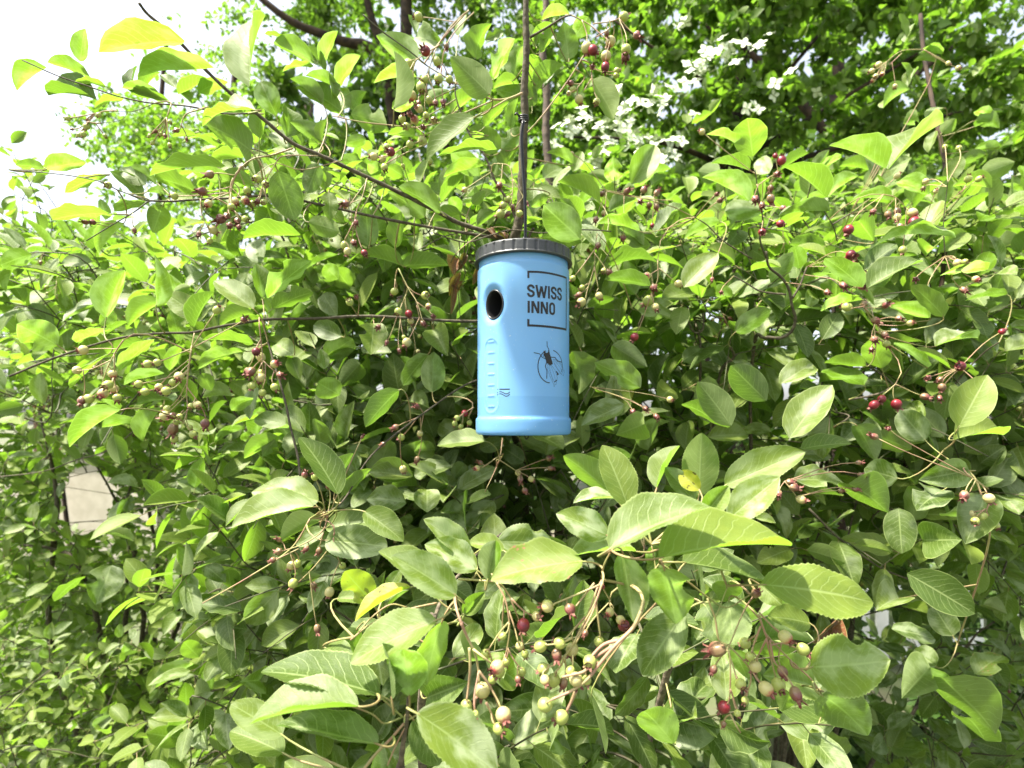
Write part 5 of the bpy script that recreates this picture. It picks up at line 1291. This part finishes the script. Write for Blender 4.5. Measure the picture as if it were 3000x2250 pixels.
shoots(left, (40, 470, 220, 780), 1.2, 1.5, 7, 0.04, mk=('fresh',), sk=None, lod=LO, berry=0)

for sh in (main, right, front, left): sh.finish()

# ------------------------------------------------------------------ background plants
def crown(root, blobs, n, L, mat, protos=TI, name='crown', seed=1, flat=0.0, upw=0.6, cut=None):
    """leaf masses: blobs = (centre, radii, weight); leaves gather in clumps near the surface of each blob"""
    r = np.random.default_rng(seed)
    tw = sum(b[2] for b in blobs)
    recs = []
    for c, rad, wt in blobs:
        m = int(n * wt / tw)
        ncl = max(6, m // 45)
        dirs = r.normal(size=(ncl, 3)); dirs /= np.linalg.norm(dirs, axis=1)[:, None]
        cl = dirs * (r.uniform(0.45, 1.0, (ncl, 1)) ** 0.6)
        for i in range(m):
            k = r.integers(ncl)
            p = np.array(c) + (cl[k] + r.normal(size=3) * np.array([.13, .13, .07 + .06 * (1 - flat)])) * np.array(rad)
            if cut and cut(p): continue
            ax = r.normal(size=3) + np.array([0, 0, -.3]) + cl[k] * .6
            nn = np.array([0, -.15, upw]) + r.normal(size=3) * .45
            l = L * r.uniform(.7, 1.2)
            recs.append((np.array(frame(Vector(p), Vector(ax), Vector(nn), l * .55, l)), int(r.integers(20))))
    return mass(name, recs, protos, M[mat], root)

def tree(name, base, label, cat, trunk, limbs_, mat='bark_far', group=None):
    root = empty(name, base, label, cat, group)
    mb = MB(); q = smooth_line(trunk[0], 4); mb.tube(q, [trunk[1] + (trunk[2] - trunk[1]) * i / (len(q) - 1) for i in range(len(q))], 9)
    mb.build('trunk', M[mat], root)
    for pts, r0, r1 in limbs_:
        mb = MB(); q = smooth_line(pts, 4); mb.tube(q, [r0 + (r1 - r0) * i / (len(q) - 1) for i in range(len(q))], 7)
        mb.build('limb', M[mat], root)
    return root

# flowering dogwood
db = Vector((P(2150, 0, 3.1).x, 3.1, 0))
def DP(x, y, d): return P(x, y, d)
dog = tree('flowering_dogwood', db, 'dogwood tree covered in white four-petalled blossom behind the shrubs', 'tree',
    ([db, db + Vector((0.03, 0, .6)), db + Vector((-.02, .02, 1.3)), DP(2150, 500, 3.1), DP(2180, 100, 3.1), DP(2190, -350, 3.1)], 0.05, 0.02),
    [([db + Vector((0, 0, 1.2)), DP(1950, 640, 2.9), DP(1700, 560, 2.7)], .02, .005), ([DP(2150, 500, 3.1), DP(1950, 420, 2.8), DP(1650, 400, 2.6)], .018, .005), ([DP(2165, 300, 3.1), DP(2000, 200, 2.8), DP(1800, 60, 2.7)], .016, .005),
     ([DP(2150, 480, 3.1), DP(2450, 300, 2.9), DP(2750, 120, 2.8)], .018, .005), ([DP(2160, 380, 3.1), DP(2350, 160, 2.8), DP(2500, -20, 2.7)], .015, .005), ([DP(2150, 520, 3.1), DP(2500, 420, 2.9), DP(2900, 300, 2.8)], .02, .005)])
blobs = []
rr = random.Random(5)
for i in range(80):
    x = rr.uniform(1620, 3150); y = rr.uniform(-250, 640)
    d = rr.uniform(2.55, 3.6)
    blobs.append((P(x, y, d), (rr.uniform(.22, .42), rr.uniform(.2, .35), rr.uniform(.07, .13)), 1))
crown(dog, blobs, 24000, 0.062, 'dog_s', protos=LD, seed=3, flat=1)
M['bract'] = plain('white_bract', (0.56, 0.60, 0.48), 0.6, 0.3, col2=(0.46, 0.54, 0.32), scale=45)
M['flower_eye'] = plain('flower_eye', (0.30, 0.33, 0.10), 0.7, 0.3, var=.2)
def flower_mesh(seed):
    r = random.Random(seed)
    mb = MB()
    for k in range(4):
        a = k * math.pi / 2 + r.uniform(-.1, .1)
        ca, sa = math.cos(a), math.sin(a)
        w_ = r.uniform(.30, .40); up = r.uniform(-.1, .22)
        pr = [(0.05, 0, .0), (.45, -w_, .05 + up * .4), (.45, 0, .0 + up * .3), (.45, w_, .05 + up * .4), (.8, -w_ * .7, up * .9), (.8, 0, up * .7), (.8, w_ * .7, up * .9), (1.05, 0, up * 1.1)]
        vs = [(x * ca - y * sa, x * sa + y * ca, z) for x, y, z in pr]
        mb.add(vs, [(0, 2, 1), (0, 3, 2), (1, 2, 5, 4), (2, 3, 6, 5), (4, 5, 7), (5, 6, 7)], 0)
    ico = [(0.11 * math.cos(t), 0.11 * math.sin(t), .04) for t in [i * math.pi / 3 for i in range(6)]]
    mb.add(ico + [(0, 0, .13)], [(i, (i + 1) % 6, 6) for i in range(6)], 1)
    me = bpy.data.meshes.new('flower')
    me.from_pydata(mb.v, [], mb.f)
    me.materials.append(M['bract']); me.materials.append(M['flower_eye'])
    me.polygons.foreach_set('material_index', mb.m)
    return me
FL = [flower_mesh(i) for i in range(5)]
fl = [(2, p) for p in [(1450, 800), (1490, 850), (1540, 770), (1580, 750), (1620, 740), (1660, 815), (1500, 865), (1720, 900), (1740, 950), (1760, 820), (1800, 795), (1830, 830), (1700, 865), (1860, 910), (1900, 860), (1920, 835), (1870, 780), (1850, 720), (1920, 690), (1960, 700), (1890, 755), (2040, 575), (2060, 620), (2080, 680), (2030, 650), (2000, 895), (2050, 930), (2090, 980), (2120, 1005), (2060, 1060), (2150, 900), (1400, 890), (1380, 930), (1780, 580), (1660, 1050), (2170, 570), (1560, 830), (1600, 790), (1640, 770), (1480, 770), (1420, 850), (1790, 850), (1815, 690), (1840, 690), (1940, 660), (1985, 680), (2010, 610), (2095, 640), (1690, 905), (1710, 940), (1880, 890), (1930, 905), (2020, 940), (2075, 1020), (2130, 950), (2165, 1010), (1650, 1075), (1620, 1090), (2190, 880), (1960, 970)]]
fl += [(3, p) for p in [(70, 440), (100, 410), (140, 390), (180, 340), (240, 320), (270, 300), (340, 270), (400, 280), (470, 310), (90, 480), (600, 540), (620, 565), (590, 620), (430, 700), (470, 680), (20, 150), (30, 120), (700, 460), (560, 220), (10, 530), (50, 455), (120, 425), (160, 365), (205, 350), (430, 290), (500, 280), (220, 455), (20, 720), (120, 470), (345, 400), (870, 600), (200, 1020), (760, 990)]]
rf = random.Random(11)
fl += [(c, (x + rf.gauss(0, 50), y + rf.gauss(0, 34))) for c, (x, y) in fl if c == 2 or x < 520]
for c, (x, y) in fl:
    p = P(*cpx(c, x, y), 2.02 + rf.uniform(-.10, .10))
    sc = rf.uniform(.020, .028)
    nrm = Vector((rf.gauss(0, .3), -1 + rf.gauss(0, .25), .55 + rf.gauss(0, .25)))
    link('flower', rf.choice(FL), dog, matrix=frame(p, Vector((rf.gauss(0, 1), rf.gauss(0, 1), rf.gauss(0, .3))), nrm, sc, sc, sc))

# the wood that closes the view behind everything
wood = empty('woodland', (P(1900, 0, 11).x, 11, 0), 'dark wood edge closing off the garden behind the trees', 'woodland')
bl = []
rw_ = random.Random(77)
for i in range(190):
    x = rw_.uniform(820, 3500); y = rw_.uniform(-900, 900)
    if x < 1000 and y < 250: continue
    bl.append((P(x, y, rw_.uniform(9.5, 12)), (rw_.uniform(.8, 1.4), .8, rw_.uniform(.45, .8)), 1))
crown(wood, bl, 52000, 0.27, 'wood_s', protos=QI, seed=78)
for i in range(6):
    x = P(900 + 420 * i, 0, 11).x
    mb = MB(); mb.tube(smooth_line([Vector((x, 11, 0)), Vector((x + .1, 11, 2)), Vector((x - .1, 11, 4.5)), Vector((x, 11, 8))], 3), .13, 7)
    mb.build('trunk', M['bark_far'], wood)

# tall dark trees behind
def big_tree(label, cx, d, top, spread, n, L, mat, seed, limbs_=(), bottom=500, trunk_r=.16, dens=None, name='broadleaf_tree', group='trees in the background', nb=34, cut=None):
    b = Vector((P(cx, 0, d).x, d, 0))
    root = tree(name, b, label, 'tree', ([b, P(cx + 10, 900, d), P(cx - 15, 450, d), P(cx + 10, 100, d), P(cx, top * .6, d)], trunk_r, trunk_r * .45), limbs_, group=group)
    r = random.Random(seed)
    bl = []
    for i in range(nb):
        x = cx + r.uniform(-spread, spread); y = r.uniform(top, bottom)
        bl.append((P(x, y, d + r.uniform(-.14, .14) * d), (r.uniform(.07, .12) * d, r.uniform(.06, .1) * d, r.uniform(.04, .07) * d), 1))
    crown(root, bl, n, L, mat, seed=seed, cut=cut)
    return root
def tc(p):
    x, y = proj(p)
    return x < 760 and y > 60 and rng.random() < (0.55 if x > 600 else 0.93)
big_tree('tall shade tree with a heavy dark limb and sunlit gaps in its crown', 1180, 8.5, -700, 640, 30000, .10, 'far_s', 21,
    [([P(1180, 480, 8.5), P(1110, 170, 8.3), P(1000, 120, 8.2), P(850, 60, 8.1), P(700, -60, 8.0)], .10, .04), ([P(1180, 400, 8.5), P(1330, 330, 8.3), P(1500, 330, 8.2), P(1600, 350, 8.2)], .08, .03), ([P(1175, 250, 8.5), P(1090, 60, 8.4), P(1060, -100, 8.4)], .09, .04)], bottom=470, nb=44, cut=tc)
big_tree('leafy tree closing the view above the right-hand shrub', 2450, 6.0, -700, 780, 17000, .085, 'dog_s', 22, [([P(2450, 520, 6), P(2650, 250, 6), P(2850, 100, 5.9)], .06, .02), ([P(2450, 420, 6), P(2250, 200, 5.9), P(2050, 60, 5.8)], .06, .02)], bottom=640, nb=40, trunk_r=.1)
big_tree('small round tree far off against the white sky', 480, 16, 385, 95, 3600, .17, 'far_s', 23, bottom=600, nb=12, trunk_r=.1)
big_tree('light green tree far behind the arching branch', 690, 14, 330, 150, 5200, .16, 'far_s', 24, bottom=640, nb=16, trunk_r=.12)

def hedge(label, x0, x1, y0, y1, d, n, L, mat, seed, nb=30, rz=.05, name='garden_hedge', cat='hedge', group=None):
    b = Vector((P((x0 + x1) / 2, 0, d).x, d, 0))
    root = empty(name, b, label, cat, group)
    r = random.Random(seed)
    mb = MB()
    for i in range(5):
        x = x0 + (x1 - x0) * (i + .5) / 5
        p = P(x, (y0 + y1) / 2, d)
        mb.tube(smooth_line([Vector((b.x + (p.x - b.x) * .8, d, 0)), Vector((p.x, d + .05, p.z * .6)), P(x + 20, y0 + (y1 - y0) * .25, d)], 4), [.02 * d / 4, .018 * d / 4, .016 * d / 4, .014 * d / 4, .012 * d / 4, .01 * d / 4, .008 * d / 4, .006 * d / 4, .004 * d / 4], 6)
    mb.build('stems', M['bark_far'], root, kind='stuff')
    bl = []
    for i in range(nb):
        bl.append((P(r.uniform(x0, x1), r.uniform(y0, y1), d + r.uniform(-.1, .1) * d), (r.uniform(.08, .14) * d, r.uniform(.08, .12) * d, r.uniform(.05, .09) * d), 1))
    crown(root, bl, n, L, mat, seed=seed)
    return root
hedge('bright yellow-green bush row beyond the fine-leaved shrub', 60, 1000, 690, 1180, 4.4, 12000, .062, 'far_s', 31, nb=36, name='far_bush', cat='bush')
hedge('dark green hedge closing off the garden behind the shrubs', 850, 3300, 560, 1900, 4.6, 26000, .085, 'dark_s', 32, nb=80)
hedge('dense dark bush filling the shade at the lower right', 2050, 3400, 1500, 2400, 2.2, 13000, .065, 'dark_s', 33, nb=40, name='shade_bush', cat='bush')
hedge('low ground bush at the foot of the fine-leaved shrub', -300, 900, 1750, 2600, 2.7, 6000, .055, 'dog_s', 34, nb=30, name='low_bush', cat='bush')

# ------------------------------------------------------------------ wall, post, picket fence
M['render'] = plain('beige_render', (0.50, 0.46, 0.38), 0.9, 0.2, col2=(0.43, 0.39, 0.315), scale=9, bump=0.15)
M['coping'] = plain('coping_stone', (0.36, 0.34, 0.30), 0.9, 0.2, col2=(0.27, 0.25, 0.22), scale=22, bump=0.2)
M['brown_wood'] = plain('brown_wood', (0.13, 0.065, 0.04), 0.7, 0.3, col2=(0.08, 0.04, 0.025), scale=12)
M['white_paint'] = plain('white_paint', (0.78, 0.78, 0.75), 0.5, 0.4, col2=(0.70, 0.70, 0.66), scale=14)
wl = empty('garden_wall', (P(150, 0, 5.6).x, 5.6, 0), 'low beige rendered garden wall showing through the leaves', 'wall')
wtop = P(0, 1335, 5.6).z
xa, xb = P(-700, 0, 5.6).x, P(480, 0, 5.6).x
mb = MB(); mb.box(Vector(((xa + xb) / 2, 5.6, wtop / 2)), (xb - xa, .22, wtop)); mb.build('wall_body', M['render'], wl, smooth=False)
cx = xa
while cx < xb:
    mb = MB(); mb.box(Vector((cx + .245, 5.6, wtop + .028)), (.482, .28, .05)); mb.build('coping_stone', M['coping'], wl, smooth=False); cx += .49
pw = empty('wooden_post', (P(130, 0, 5.2).x, 5.2, 0), 'brown wooden post standing by the beige wall', 'post')
pt = P(130, 1195, 5.2).z
mb = MB(); mb.box(Vector((pw.location.x, 5.2, pt / 2)), (.11, .11, pt)); mb.build('shaft', M['brown_wood'], pw, smooth=False)
mb = MB(); mb.box(Vector((pw.location.x, 5.2, pt + .016)), (.15, .15, .03)); mb.build('cap', M['brown_wood'], pw, smooth=False)
fy = 3.3
fx0, fx1 = P(1950, 0, fy).x, P(3250, 0, fy).x
fc = empty('picket_fence', ((fx0 + fx1) / 2, fy, 0), 'white picket fence glimpsed between dark leaves at the bottom', 'fence')
for zq in (.16, .50):
    mb = MB(); mb.box(Vector(((fx0 + fx1) / 2, fy + .02, zq)), (fx1 - fx0, .022, .05)); mb.build('rail', M['white_paint'], fc, smooth=False)
pme = None
x = fx0 + .05
while x < fx1:
    if pme is None:
        mb = MB(); h = .66; wd = .035
        vs = [(-wd, -.009, .04), (wd, -.009, .04), (wd, -.009, h), (0, -.009, h + .05), (-wd, -.009, h), (-wd, .0085, .04), (wd, .0085, .04), (wd, .0085, h), (0, .0085, h + .05), (-wd, .0085, h)]
        pme = bpy.data.meshes.new('picket')
        pme.from_pydata(vs, [], [(0, 1, 2, 3, 4), (9, 8, 7, 6, 5), (0, 5, 6, 1), (1, 6, 7, 2), (2, 7, 8, 3), (3, 8, 9, 4), (4, 9, 5, 0)])
        pme.materials.append(M['white_paint'])
    link('picket', pme, fc, matrix=Matrix.Translation((x, fy, 0)))
    x += .115
print('leaves', [len(s.recs) for s in (main, right, front, left)], 'wild berries', BCOUNT[0], 'objects', len(bpy.data.objects))
